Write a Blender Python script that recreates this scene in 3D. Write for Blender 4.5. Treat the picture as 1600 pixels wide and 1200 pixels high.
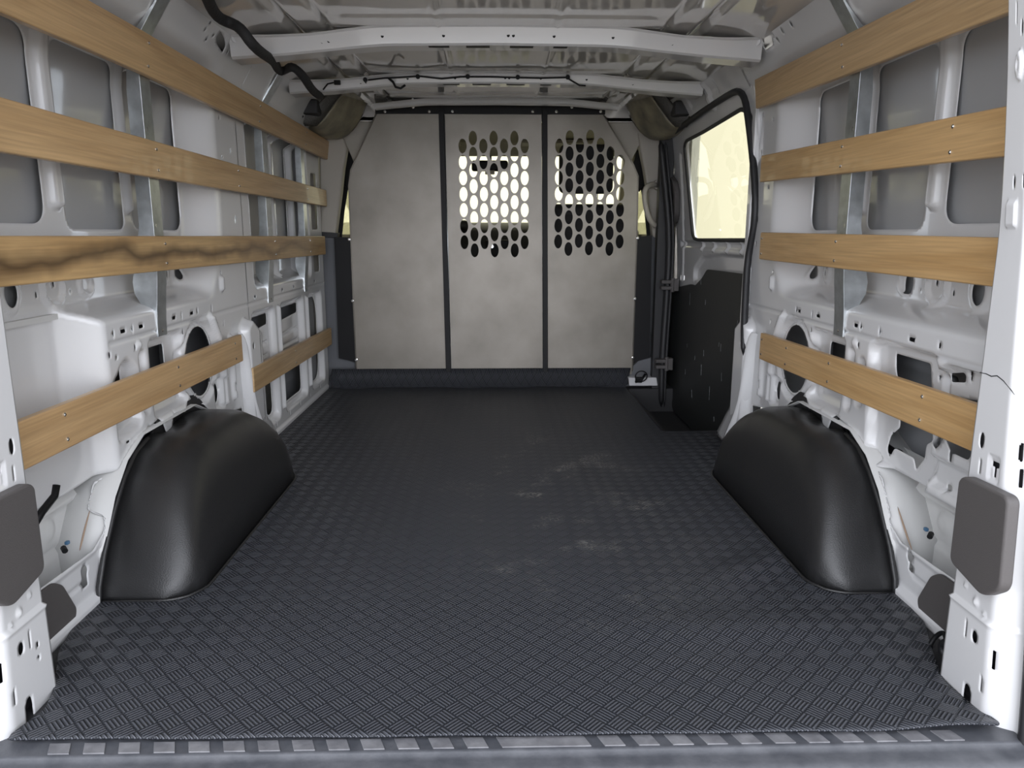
import bpy, bmesh, math, random
import numpy as np
from mathutils import Vector, Matrix
random.seed(4)
S = bpy.context.scene
for o in list(bpy.data.objects): bpy.data.objects.remove(o)
C = bpy.context.collection
R = math.radians

# ------------------------------------------------------------------ camera
FPX, PITCH, YAW, CAMH = 1155.0, R(11.5), R(1.3), 0.78
cam = bpy.data.objects.new('camera', bpy.data.cameras.new('camera'))
C.objects.link(cam)
cam.location = (0, 0, CAMH)
cam.rotation_euler = (R(90) - PITCH, 0, -YAW)
cam.data.sensor_width = 36.0
cam.data.lens = 36.0 * FPX / 1600.0
cam.data.clip_start = 0.02
S.camera = cam

# ------------------------------------------------------------------ world / light
w = bpy.data.worlds.new('sky'); S.world = w; w.use_nodes = True
nt = w.node_tree; nt.nodes.clear()
out = nt.nodes.new('ShaderNodeOutputWorld'); bg = nt.nodes.new('ShaderNodeBackground')
tc = nt.nodes.new('ShaderNodeTexCoord'); sep = nt.nodes.new('ShaderNodeSeparateXYZ')
mr = nt.nodes.new('ShaderNodeMapRange')
mr.inputs['From Min'].default_value = -1; mr.inputs['From Max'].default_value = 1
ramp = nt.nodes.new('ShaderNodeValToRGB')          # bright open sky low behind the van, haze ahead
while len(ramp.color_ramp.elements) < 5: ramp.color_ramp.elements.new(.5)
for e, (p, c) in zip(ramp.color_ramp.elements, ((0, (1, 1.03, 1.12)), (.18, (.57, .59, .64)), (.42, (.22, .228, .245)), (.6, (.36, .355, .335)), (.75, (.46, .45, .43)))):
    e.position = p; e.color = (*c, 1)
nt.links.new(tc.outputs['Generated'], sep.inputs[0]); nt.links.new(sep.outputs['Y'], mr.inputs['Value'])
nt.links.new(mr.outputs[0], ramp.inputs['Fac']); nt.links.new(ramp.outputs['Color'], bg.inputs['Color'])
nt.links.new(bg.outputs[0], out.inputs[0])
bg.inputs['Strength'].default_value = 4.6
S.view_settings.view_transform = 'Standard'; S.view_settings.look = 'None'
S.view_settings.gamma = 1.0; S.view_settings.use_curve_mapping = False
S.view_settings.exposure = 0.28

# ------------------------------------------------------------------ measuring helpers
ct, st, cp, sp = math.cos(PITCH), math.sin(PITCH), math.cos(YAW), math.sin(YAW)
def at(u, v, X=None, Y=None, Z=None):
    a = (u-800)/FPX; b = (600-v)/FPX
    x, y, z = a, ct+b*st, -st+b*ct
    d = (x*cp+y*sp, -x*sp+y*cp, z)
    t = X/d[0] if X is not None else (Y/d[1] if Y is not None else (Z-CAMH)/d[2])
    return Vector((d[0]*t, d[1]*t, CAMH+d[2]*t))
CX = 0.012
def interp(tab, z):
    xs, ys = zip(*tab); return np.interp(z, xs, ys)
WALL = [(-.2, .88), (1.14, .88), (1.2, .872), (1.26, .85), (1.33, .808), (1.37, .78), (1.40, .745)]
def on(u, v, s, prof=WALL, off=0):
    """pixel -> (Y, Z) on the side wall s (-1 left, 1 right)"""
    X = .88
    for _ in range(12):
        p = at(u, v, X=CX + s*(X+off)); X = .5*X + .5*float(interp(prof, p.z))
    return (p.y, p.z)
def ons(pts, s, prof=WALL, off=0): return [on(u, v, s, prof, off) for u, v in pts]

# ------------------------------------------------------------------ materials
def mat(name, col, rough=.5, metal=0, coat=0, bump=0, bscale=200, var=0, vscale=8, spec=.5, vcol=None):
    m = bpy.data.materials.new(name); m.use_nodes = True
    n = m.node_tree.nodes; l = m.node_tree.links; b = n['Principled BSDF']
    b.inputs['Base Color'].default_value = (*col, 1); b.inputs['Roughness'].default_value = rough
    b.inputs['Metallic'].default_value = metal; b.inputs['Coat Weight'].default_value = coat
    b.inputs['Coat Roughness'].default_value = .06
    b.inputs['Specular IOR Level'].default_value = spec
    t = n.new('ShaderNodeTexCoord')
    if var or vcol:
        ns = n.new('ShaderNodeTexNoise'); ns.inputs['Scale'].default_value = vscale; ns.inputs['Detail'].default_value = 6
        l.new(t.outputs['Object'], ns.inputs['Vector'])
        mx = n.new('ShaderNodeMix'); mx.data_type = 'RGBA'
        c2 = vcol or tuple(c*(1-var) for c in col)
        mx.inputs['A'].default_value = (*col, 1); mx.inputs['B'].default_value = (*c2, 1)
        rp = n.new('ShaderNodeMapRange'); rp.inputs['From Min'].default_value = .35; rp.inputs['From Max'].default_value = .68
        l.new(ns.outputs['Fac'], rp.inputs['Value']); l.new(rp.outputs[0], mx.inputs['Factor'])
        l.new(mx.outputs['Result'], b.inputs['Base Color'])
    if bump:
        nb = n.new('ShaderNodeTexNoise'); nb.inputs['Scale'].default_value = bscale; nb.inputs['Detail'].default_value = 3
        l.new(t.outputs['Object'], nb.inputs['Vector'])
        bp = n.new('ShaderNodeBump'); bp.inputs['Strength'].default_value = bump; bp.inputs['Distance'].default_value = .002
        l.new(nb.outputs['Fac'], bp.inputs['Height']); l.new(bp.outputs[0], b.inputs['Normal'])
    return m

M = {}
M['white'] = mat('white_paint', (.68, .68, .685), .26, coat=.8, bump=.06, bscale=14)
M['white_flat'] = mat('white_primer', (.62, .62, .61), .45, coat=.1, bump=.1, bscale=20)
M['skin'] = mat('grey_outer_skin', (.43, .435, .44), .17, coat=.6, bump=.05, bscale=9)
M['roof'] = mat('roof_paint', (.66, .645, .62), .05, coat=1, spec=.8)
M['galv'] = mat('galvanised_steel', (.62, .66, .68), .30, metal=.9, bump=.1, bscale=60, var=.25, vscale=30)
M['steel'] = mat('partition_steel', (.29, .265, .23), .38, metal=.3, bump=.12, bscale=35, vcol=(.22, .20, .17), vscale=5)
M['black'] = mat('black_paint', (.008, .008, .009), .5, spec=.25)
M['plastic'] = mat('black_grained_plastic', (.017, .017, .0175), .36, bump=.3, bscale=420, spec=.55)
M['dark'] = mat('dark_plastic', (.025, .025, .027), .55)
M['liner'] = mat('black_door_liner', (.020, .022, .022), .5, bump=.1, bscale=60)
M['pad'] = mat('grey_pad_plastic', (.085, .078, .076), .6, bump=.3, bscale=600)
M['rubber'] = mat('black_rubber', (.018, .018, .02), .5)
M['greytrim'] = mat('grey_trim', (.13, .135, .145), .6, bump=.2, bscale=500)
M['beige'] = mat('beige_trim', (.42, .39, .34), .6, bump=.2, bscale=400)
M['headtrim'] = mat('speckled_insulation', (.34, .30, .20), .42, vcol=(.13, .12, .095), vscale=9, bump=.3, bscale=300)
M['fabric'] = mat('grey_speckled_cloth', (.06, .058, .055), .8, vcol=(.16, .155, .145), vscale=380)
M['lining'] = mat('cab_headliner', (.55, .52, .45), .9)
M['seat'] = mat('dark_seat_cloth', (.03, .03, .034), .8, bump=.3, bscale=200)
M['sill'] = mat('sill_plastic', (.05, .053, .062), .42, bump=.35, bscale=90, vcol=(.085, .088, .098), vscale=25)
M['chrome'] = mat('bright_zinc', (.8, .8, .78), .2, metal=1)
M['tape'] = mat('cloth_tape', (.02, .02, .021), .75, bump=.8, bscale=90)
M['ground'] = mat('concrete', (.42, .40, .37), .9, var=.2, vscale=2)
M['bumper'] = mat('bumper_paint', (.62, .62, .70), .3, coat=.5)
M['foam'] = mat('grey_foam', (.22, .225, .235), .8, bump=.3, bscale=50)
M['wear'] = mat('worn_pad', (.13, .13, .14), .4, bump=.3, bscale=120, vcol=(.20, .20, .21), vscale=40)
M['red'] = mat('red_wire', (.35, .02, .06), .5)
M['blue'] = mat('blue_clip', (.06, .15, .26), .4)
M['brass'] = mat('yellow_connector', (.5, .38, .05), .4)
M['tan'] = mat('tan_sealer', (.34, .24, .17), .6)

def glass(name, tint):
    m = bpy.data.materials.new(name); m.use_nodes = True
    n = m.node_tree.nodes; l = m.node_tree.links; n.clear()
    o = n.new('ShaderNodeOutputMaterial'); tr = n.new('ShaderNodeBsdfTransparent'); gl = n.new('ShaderNodeBsdfGlossy')
    lw = n.new('ShaderNodeLayerWeight'); pw = n.new('ShaderNodeMath'); pw.operation = 'POWER'; pw.inputs[1].default_value = 5
    fr = n.new('ShaderNodeMath'); fr.operation = 'MULTIPLY_ADD'; fr.inputs[1].default_value = .92; fr.inputs[2].default_value = .07
    lw.inputs['Blend'].default_value = .5; l.new(lw.outputs['Facing'], pw.inputs[0]); l.new(pw.outputs[0], fr.inputs[0])
    mx = n.new('ShaderNodeMixShader')
    tr.inputs['Color'].default_value = (*tint, 1); gl.inputs['Roughness'].default_value = .01
    l.new(fr.outputs[0], mx.inputs[0]); l.new(tr.outputs[0], mx.inputs[1]); l.new(gl.outputs[0], mx.inputs[2])
    l.new(mx.outputs[0], o.inputs[0]); return m
M['glass'] = glass('tinted_glass', (.60, .59, .44))
M['glass2'] = glass('side_glass', (.47, .46, .34))

def wood(name, base, dark, streak=0, seed=0, rough=.42):
    m = bpy.data.materials.new(name); m.use_nodes = True
    n = m.node_tree.nodes; l = m.node_tree.links; b = n['Principled BSDF']
    b.inputs['Roughness'].default_value = rough; b.inputs['Coat Weight'].default_value = .15
    t = n.new('ShaderNodeTexCoord'); mp = n.new('ShaderNodeMapping')
    mp.inputs['Scale'].default_value = (18, 1.1, 16); mp.inputs['Location'].default_value = (seed*3.1, seed*1.7, seed*2.3)
    l.new(t.outputs['Object'], mp.inputs[0])
    n1 = n.new('ShaderNodeTexNoise'); n1.inputs['Scale'].default_value = 1.6; n1.inputs['Detail'].default_value = 5; n1.inputs['Distortion'].default_value = .9
    l.new(mp.outputs[0], n1.inputs['Vector'])
    mp2 = n.new('ShaderNodeMapping'); mp2.inputs['Scale'].default_value = (160, 4, 170); l.new(t.outputs['Object'], mp2.inputs[0])
    n2 = n.new('ShaderNodeTexNoise'); n2.inputs['Scale'].default_value = 1.3; n2.inputs['Detail'].default_value = 3
    l.new(mp2.outputs[0], n2.inputs['Vector'])
    mx = n.new('ShaderNodeMix'); mx.data_type = 'RGBA'
    mx.inputs['A'].default_value = (*base, 1); mx.inputs['B'].default_value = (*dark, 1)
    mr = n.new('ShaderNodeMapRange'); mr.inputs['From Min'].default_value = .42; mr.inputs['From Max'].default_value = .75
    l.new(n1.outputs['Fac'], mr.inputs['Value']); l.new(mr.outputs[0], mx.inputs['Factor'])
    m2 = n.new('ShaderNodeMix'); m2.data_type = 'RGBA'; m2.blend_type = 'MULTIPLY'
    m3 = n.new('ShaderNodeMapRange'); m3.inputs['From Min'].default_value = .3; m3.inputs['From Max'].default_value = .7
    m3.inputs['To Min'].default_value = .82; m3.inputs['To Max'].default_value = 1.06
    l.new(n2.outputs['Fac'], m3.inputs['Value'])
    m2.inputs['Factor'].default_value = 1; l.new(mx.outputs['Result'], m2.inputs['A']); l.new(m3.outputs[0], m2.inputs['B'])
    last = m2.outputs['Result']
    if streak:
        sp_ = n.new('ShaderNodeSeparateXYZ'); l.new(t.outputs['Object'], sp_.inputs[0])
        n3 = n.new('ShaderNodeTexNoise'); n3.inputs['Scale'].default_value = 1
        mp3 = n.new('ShaderNodeMapping'); mp3.inputs['Scale'].default_value = (1, 4.0, 6); l.new(t.outputs['Object'], mp3.inputs[0])
        l.new(mp3.outputs[0], n3.inputs['Vector']); n3.inputs['Detail'].default_value = 3
        a1 = n.new('ShaderNodeMath'); a1.operation = 'MULTIPLY_ADD'; a1.inputs[1].default_value = .10; a1.inputs[2].default_value = .735-.05-.008
        l.new(n3.outputs['Fac'], a1.inputs[0])
        d = n.new('ShaderNodeMath'); d.operation = 'SUBTRACT'; l.new(sp_.outputs['Z'], d.inputs[0]); l.new(a1.outputs[0], d.inputs[1])
        ab = n.new('ShaderNodeMath'); ab.operation = 'ABSOLUTE'; l.new(d.outputs[0], ab.inputs[0])
        fm = n.new('ShaderNodeMapRange'); fm.inputs['From Min'].default_value = .001; fm.inputs['From Max'].default_value = .027
        fm.inputs['To Min'].default_value = .85; fm.inputs['To Max'].default_value = 0; l.new(ab.outputs[0], fm.inputs['Value'])
        fy = n.new('ShaderNodeMapRange'); fy.inputs['From Min'].default_value = 2.0; fy.inputs['From Max'].default_value = 3.6
        fy.inputs['To Min'].default_value = 1; fy.inputs['To Max'].default_value = .25; l.new(sp_.outputs['Y'], fy.inputs['Value'])
        ml = n.new('ShaderNodeMath'); ml.operation = 'MULTIPLY'; l.new(fm.outputs[0], ml.inputs[0]); l.new(fy.outputs[0], ml.inputs[1])
        m4 = n.new('ShaderNodeMix'); m4.data_type = 'RGBA'; m4.inputs['B'].default_value = (.06, .032, .015, 1)
        l.new(ml.outputs[0], m4.inputs['Factor']); l.new(last, m4.inputs['A']); last = m4.outputs['Result']
    l.new(last, b.inputs['Base Color'])
    bp = n.new('ShaderNodeBump'); bp.inputs['Strength'].default_value = .15; bp.inputs['Distance'].default_value = .001
    l.new(n2.outputs['Fac'], bp.inputs['Height']); l.new(bp.outputs[0], b.inputs['Normal'])
    return m

def mat_mat():
    """basket-weave rubber: squares on the diagonal, five raised bars each, alternating direction"""
    m = bpy.data.materials.new('checker_rubber'); m.use_nodes = True
    n = m.node_tree.nodes; l = m.node_tree.links; b = n['Principled BSDF']
    t = n.new('ShaderNodeTexCoord'); s = n.new('ShaderNodeSeparateXYZ')
    l.new(t.outputs['Object'], s.inputs[0])
    def mth(op, a, c=None, d=None):
        k = n.new('ShaderNodeMath'); k.operation = op
        for i, v in enumerate((a, c, d)):
            if v is None: continue
            if isinstance(v, (int, float)): k.inputs[i].default_value = v
            else: l.new(v, k.inputs[i])
        return k.outputs[0]
    Q = 1/(.0312*math.sqrt(2))
    p = mth('MULTIPLY', mth('ADD', s.outputs['X'], s.outputs['Y']), Q)
    q = mth('MULTIPLY', mth('SUBTRACT', s.outputs['X'], s.outputs['Y']), Q)
    fp, fq = mth('FLOOR', p), mth('FLOOR', q)
    par = mth('FLOORED_MODULO', mth('ADD', fp, fq), 2)
    lp, lq = mth('FRACT', p), mth('FRACT', q)
    # bar coordinate across, and along
    def mixv(a, c):   # par ? a : c
        return mth('ADD', mth('MULTIPLY', a, par), mth('MULTIPLY', c, mth('SUBTRACT', 1, par)))
    ac = mixv(lp, lq); al = mixv(lq, lp)
    bar = mth('FRACT', mth('MULTIPLY_ADD', ac, 5.0, .0))
    tri = mth('SUBTRACT', 1, mth('MULTIPLY', mth('ABSOLUTE', mth('SUBTRACT', bar, .5)), 2))     # 1 on the bar's middle
    h1 = n.new('ShaderNodeMapRange'); h1.interpolation_type = 'SMOOTHSTEP'
    h1.inputs['From Min'].default_value = .25; h1.inputs['From Max'].default_value = .75; l.new(tri, h1.inputs['Value'])
    ed = mth('SUBTRACT', .5, mth('ABSOLUTE', mth('SUBTRACT', al, .5)))
    h2 = n.new('ShaderNodeMapRange'); h2.inputs['From Min'].default_value = .03; h2.inputs['From Max'].default_value = .09; l.new(ed, h2.inputs['Value'])
    h = mth('MULTIPLY', h1.outputs[0], h2.outputs[0])
    bp = n.new('ShaderNodeBump'); bp.inputs['Strength'].default_value = 1; bp.inputs['Distance'].default_value = .0045
    l.new(h, bp.inputs['Height']); l.new(bp.outputs[0], b.inputs['Normal'])
    # dusty wear and scuffs
    ns = n.new('ShaderNodeTexNoise'); ns.inputs['Scale'].default_value = 5; ns.inputs['Detail'].default_value = 5; ns.inputs['Roughness'].default_value = .65
    mp = n.new('ShaderNodeMapping'); mp.inputs['Location'].default_value = (.33, .1, 0); l.new(t.outputs['Object'], mp.inputs[0]); l.new(mp.outputs[0], ns.inputs['Vector'])
    r1 = n.new('ShaderNodeMapRange'); r1.inputs['From Min'].default_value = .545; r1.inputs['From Max'].default_value = .64; l.new(ns.outputs['Fac'], r1.inputs['Value'])
    nf = n.new('ShaderNodeTexNoise'); nf.inputs['Scale'].default_value = 130; nf.inputs['Detail'].default_value = 2; l.new(t.outputs['Object'], nf.inputs['Vector'])
    r2 = n.new('ShaderNodeMapRange'); r2.inputs['From Min'].default_value = .45; r2.inputs['From Max'].default_value = .65; l.new(nf.outputs['Fac'], r2.inputs['Value'])
    # worn zone in the middle of the load floor
    dx = mth('MULTIPLY', mth('SUBTRACT', s.outputs['X'], .22), 2.0); dy = mth('MULTIPLY', mth('SUBTRACT', s.outputs['Y'], 2.15), 1.1)
    dd = mth('SQRT', mth('ADD', mth('MULTIPLY', dx, dx), mth('MULTIPLY', dy, dy)))
    r3 = n.new('ShaderNodeMapRange'); r3.inputs['From Min'].default_value = .3; r3.inputs['From Max'].default_value = .95
    r3.inputs['To Min'].default_value = 1; r3.inputs['To Max'].default_value = 0; l.new(dd, r3.inputs['Value'])
    f = mth('MULTIPLY', mth('MULTIPLY', r1.outputs[0], r2.outputs[0]), mth('MULTIPLY', r3.outputs[0], 1.0))
    cm = n.new('ShaderNodeMix'); cm.data_type = 'RGBA'
    cm.inputs['A'].default_value = (.017, .019, .025, 1); cm.inputs['B'].default_value = (.26, .25, .23, 1)
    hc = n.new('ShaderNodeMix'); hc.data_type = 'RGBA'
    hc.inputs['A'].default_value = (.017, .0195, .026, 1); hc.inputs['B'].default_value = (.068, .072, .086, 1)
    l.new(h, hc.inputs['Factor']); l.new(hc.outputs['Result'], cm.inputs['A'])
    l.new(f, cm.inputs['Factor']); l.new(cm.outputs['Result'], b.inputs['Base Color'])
    # the bars stretch highlights along their run, so neighbouring squares catch the light differently
    tg = n.new('ShaderNodeMix'); tg.data_type = 'VECTOR'; l.new(par, tg.inputs['Factor'])
    tg.inputs[4].default_value = (.7071, .7071, 0); tg.inputs[5].default_value = (.7071, -.7071, 0)
    l.new(tg.outputs[1], b.inputs['Tangent']); b.inputs['Anisotropic'].default_value = .85
    b.inputs['Roughness'].default_value = .40; b.inputs['Specular IOR Level'].default_value = .6
    return m
M['mat'] = mat_mat()

# ------------------------------------------------------------------ mesh helpers
def tag(o, label=None, cat=None, group=None, kind=None):
    if label: o['label'] = label
    if cat: o['category'] = cat
    if group: o['group'] = group
    if kind: o['kind'] = kind
    return o
def empty(name, loc=(0, 0, 0)):
    o = bpy.data.objects.new(name, None); C.objects.link(o); o.location = loc; o.empty_display_size = .05
    return o
class MB:
    def __init__(s): s.v = []; s.f = []
    def add(s, vs, fs):
        k = len(s.v); s.v += [tuple(p) for p in vs]; s.f += [tuple(i+k for i in f) for f in fs]; return s
    def box(s, x0, x1, y0, y1, z0, z1, T=None):
        vs = [Vector((x, y, z)) for x in (x0, x1) for y in (y0, y1) for z in (z0, z1)]
        if T: vs = [T @ p for p in vs]
        return s.add(vs, [(0, 1, 3, 2), (4, 6, 7, 5), (0, 4, 5, 1), (2, 3, 7, 6), (0, 2, 6, 4), (1, 5, 7, 3)])
    def prism(s, pts, fn, t):
        """closed outline pts (2D) placed by fn(a,b,k) with k in (0,t)"""
        n = len(pts); vs = [fn(a, b, 0) for a, b in pts] + [fn(a, b, t) for a, b in pts]
        fs = [tuple(range(n)), tuple(range(2*n-1, n-1, -1))] + [(i, i+n, (i+1) % n+n, (i+1) % n) for i in range(n)]
        return s.add(vs, fs)
    def tube(s, path, r, seg=10, closed=False, flat=1.0):
        path = [Vector(p) for p in path]; n = len(path); rings = []
        up = None
        for i, p in enumerate(path):
            a = path[(i-1) % n] if (closed or i) else path[0]; b = path[(i+1) % n] if (closed or i < n-1) else path[-1]
            d = (b-a).normalized()
            if up is None:
                up = Vector((0, 0, 1)) if abs(d.z) < .9 else Vector((1, 0, 0))
            u = (up - d*up.dot(d)).normalized(); w_ = d.cross(u); up = u
            rr = r[i] if isinstance(r, (list, tuple)) else r
            rings.append([p + (u*math.cos(k*2*math.pi/seg) + w_*flat*math.sin(k*2*math.pi/seg))*rr for k in range(seg)])
        vs = [q for g in rings for q in g]; fs = []
        m = n if closed else n-1
        for i in range(m):
            for k in range(seg):
                a, b = i*seg+k, i*seg+(k+1) % seg; c, d = ((i+1) % n)*seg+(k+1) % seg, ((i+1) % n)*seg+k
                fs.append((a, b, c, d))
        if not closed: fs += [tuple(range(seg-1, -1, -1)), tuple((n-1)*seg+k for k in range(seg))]
        return s.add(vs, fs)
    def cyl(s, p0, p1, r, seg=14): return s.tube([p0, p1], r, seg)
    def build(s, name, m, parent=None, bevel=0, smooth=None, solid=0, sub=0, segs=2):
        me = bpy.data.meshes.new(name); me.from_pydata(s.v, [], s.f); me.update()
        bm = bmesh.new(); bm.from_mesh(me); bmesh.ops.recalc_face_normals(bm, faces=bm.faces); bm.to_mesh(me); bm.free()
        return fin(name, me, m, parent, bevel, smooth, solid, sub, segs)
def fin(name, me, m, parent=None, bevel=0, smooth=None, solid=0, sub=0, segs=2):
    o = bpy.data.objects.new(name, me); C.objects.link(o)
    me.materials.append(m if not isinstance(m, str) else M[m])
    if parent is not None:
        o.parent = parent; o.matrix_parent_inverse = Matrix.Translation(-world_loc(parent))
    if smooth: me.polygons.foreach_set('use_smooth', [True]*len(me.polygons))
    if solid:
        k = o.modifiers.new('thickness', 'SOLIDIFY'); k.thickness = abs(solid); k.offset = 1 if solid > 0 else -1
    if bevel:
        k = o.modifiers.new('bevel', 'BEVEL'); k.width = bevel; k.segments = segs; k.limit_method = 'ANGLE'; k.angle_limit = R(40)
        if smooth is None: me.polygons.foreach_set('use_smooth', [True]*len(me.polygons)); k.harden_normals = True
    if sub:
        k = o.modifiers.new('sub', 'SUBSURF'); k.levels = sub; k.render_levels = sub
        me.polygons.foreach_set('use_smooth', [True]*len(me.polygons))
    return o
def world_loc(o):
    return Vector((0, 0, 0)) if o.parent else Vector(o.location)
def rnd(pts, r, seg=5):
    """round the corners of a 2D polygon"""
    n = len(pts); res = []
    for i in range(n):
        p = Vector(pts[i]); a = Vector(pts[i-1]) - p; b = Vector(pts[(i+1) % n]) - p
        rr = min(r, a.length*.48, b.length*.48)
        A = p + a.normalized()*rr; B = p + b.normalized()*rr
        for k in range(seg+1):
            t = k/seg; q = A*(1-t)**2 + p*2*t*(1-t) + B*t*t; res.append((q.x, q.y))
    return res
def rect(a0, a1, b0, b1): return [(a0, b0), (a1, b0), (a1, b1), (a0, b1)]
def ell(c, ra, rb, n=28, rot=0):
    return [(c[0]+ra*math.cos(k*2*math.pi/n)*math.cos(rot)-rb*math.sin(k*2*math.pi/n)*math.sin(rot),
             c[1]+ra*math.cos(k*2*math.pi/n)*math.sin(rot)+rb*math.sin(k*2*math.pi/n)*math.cos(rot)) for k in range(n)]
def sdf(A, B, poly):
    P = np.array(poly, float); Q = np.roll(P, -1, 0)
    d = np.full(A.shape, 1e9); ins = np.zeros(A.shape, bool)
    # restrict to a window for speed
    for (px, py), (qx, qy) in zip(P, Q):
        ex, ey = qx-px, qy-py; L = ex*ex+ey*ey+1e-12
        t = np.clip(((A-px)*ex+(B-py)*ey)/L, 0, 1)
        d = np.minimum(d, (A-px-t*ex)**2+(B-py-t*ey)**2)
        c = ((py > B) != (qy > B))
        with np.errstate(divide='ignore', invalid='ignore'):
            xc = (qx-px)*(B-py)/((qy-py) if qy != py else 1e-12)+px
        ins ^= (c & (A < xc))
    d = np.sqrt(d); d[ins] *= -1
    return d
def win_sdf(A, B, poly, pad=.05):
    P = np.array(poly); a0, b0 = P.min(0)-pad; a1, b1 = P.max(0)+pad
    m = (A >= a0) & (A <= a1) & (B >= b0) & (B <= b1)
    r = np.full(A.shape, 1.0)
    if m.any(): r[m] = sdf(A[m], B[m], poly)
    return r
def sheet(name, a0, a1, b0, b1, cell, base, feats, holes, place, m, parent=None, solid=.0015):
    """pressed sheet: grid (a,b), depth from base(a,b)+features, real holes; place(a,b,d)->xyz arrays
       feats: (poly, depth, soft)  depth applied inside, ramping over soft from the outline inwards"""
    na, nb = int(round((a1-a0)/cell))+1, int(round((b1-b0)/cell))+1
    A, B = np.meshgrid(np.linspace(a0, a1, na), np.linspace(b0, b1, nb), indexing='ij')
    keep = None
    if holes:
        H = np.full(A.shape, 1.0)
        for h in holes: H = np.minimum(H, win_sdf(A, B, h))
        ca = (a1-a0)/(na-1); cb = (b1-b0)/(nb-1)
        gA, gB = np.gradient(H, ca, cb); g = np.sqrt(gA**2+gB**2)+1e-9
        near = np.abs(H) < .68*cell
        inn = (A > a0+1e-6) & (A < a1-1e-6) & (B > b0+1e-6) & (B < b1-1e-6)
        k = near & inn & (g > .5)
        A = np.where(k, A-H*gA/g, A); B = np.where(k, B-H*gB/g, B)
        Hs = np.where(k, 0, H)
        cen = (Hs[:-1, :-1]+Hs[1:, :-1]+Hs[:-1, 1:]+Hs[1:, 1:])/4
        keep = cen > 0
    D = base(A, B)
    for poly, dep, soft in feats:
        q = win_sdf(A, B, poly, pad=.01)
        t = np.clip(-q/(soft*.72), 0, 1); t = t*t*(3-2*t); D = D+dep*1.2*t
    X, Y, Z = place(A, B, D)
    V = np.stack([X, Y, Z], -1).reshape(-1, 3)
    I = np.arange(na*nb).reshape(na, nb)
    F = np.stack([I[:-1, :-1], I[1:, :-1], I[1:, 1:], I[:-1, 1:]], -1)
    F = F[keep] if keep is not None else F.reshape(-1, 4)
    F = F.reshape(-1, 4)
    used = np.zeros(len(V), bool); used[F.ravel()] = True
    mp = np.cumsum(used)-1; V = V[used]; F = mp[F]
    me = bpy.data.meshes.new(name)
    me.vertices.add(len(V)); me.vertices.foreach_set('co', V.astype(np.float32).ravel())
    me.loops.add(F.size); me.loops.foreach_set('vertex_index', F.astype(np.int32).ravel())
    me.polygons.add(len(F)); me.polygons.foreach_set('loop_start', np.arange(0, F.size, 4, dtype=np.int32))
    me.update(calc_edges=True); me.validate()
    return fin(name, me, m, parent, smooth=True, solid=solid)
def side(s, a=CX):
    return lambda A, B, D: (a + s*D, A, B)
def plate(name, outer, holes, fn, t, m, parent=None, bevel=0):
    """flat plate of thickness t, outline + holes, exact edges; fn maps (a,b,c)->xyz"""
    cu = bpy.data.curves.new(name, 'CURVE'); cu.dimensions = '2D'; cu.fill_mode = 'BOTH'; cu.extrude = t/2; cu.bevel_depth = bevel
    for pl in [outer]+holes:
        sp_ = cu.splines.new('POLY'); sp_.points.add(len(pl)-1); sp_.use_cyclic_u = True
        for i, (a, b) in enumerate(pl): sp_.points[i].co = (a, b, 0, 1)
    tmp = bpy.data.objects.new('tmp', cu); C.objects.link(tmp)
    dg = bpy.context.evaluated_depsgraph_get(); me = bpy.data.meshes.new_from_object(tmp.evaluated_get(dg))
    bpy.data.objects.remove(tmp); bpy.data.curves.remove(cu); me.name = name
    co = np.zeros(len(me.vertices)*3, np.float32); me.vertices.foreach_get('co', co); co = co.reshape(-1, 3)
    co = np.array([tuple(fn(float(a), float(b), float(c))) for a, b, c in co], np.float32)
    me.vertices.foreach_set('co', co.ravel()); me.update()
    bm = bmesh.new(); bm.from_mesh(me); bmesh.ops.remove_doubles(bm, verts=bm.verts, dist=1e-5)
    bmesh.ops.recalc_face_normals(bm, faces=bm.faces); bm.to_mesh(me); bm.free()
    return fin(name, me, m, parent)
def screw(p, n, parent, r=.006, name='screw', m='chrome'):
    p = Vector(p); n = Vector(n).normalized(); b = MB()
    b.tube([p-n*.004, p+n*.001, p+n*.0025], [r, r, r*.5], 10)
    return b.build(name, m, parent)

# ================================================================== floor
fl = MB()
fl.box(-.97, .69, 1.04, 5.6, -.07, -.008); fl.box(.69, .95, 1.04, 2.86, -.07, -.008)
fl.box(.69, .93, 3.73, 5.6, -.07, -.008)
floor = tag(fl.build('floor', 'dark'), kind='structure')
well = MB(); well.box(.66, .98, 2.84, 3.76, -.24, -.13); well.box(.672, .69, 2.84, 3.76, -.13, -.009)
well.box(.69, .99, 2.84, 2.86, -.14, -.009); well.box(.69, .99, 3.735, 3.77, -.24, -.009); well.box(.965, .99, 2.5, 3.9, -.24, .0)
well.build('step_well', 'dark', floor)
gp = MB(); gp.box(-14, 14, -16, 16, -.82, -.72)
tag(gp.build('floor', 'ground'), kind='structure').name = 'floor_outside'

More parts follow.
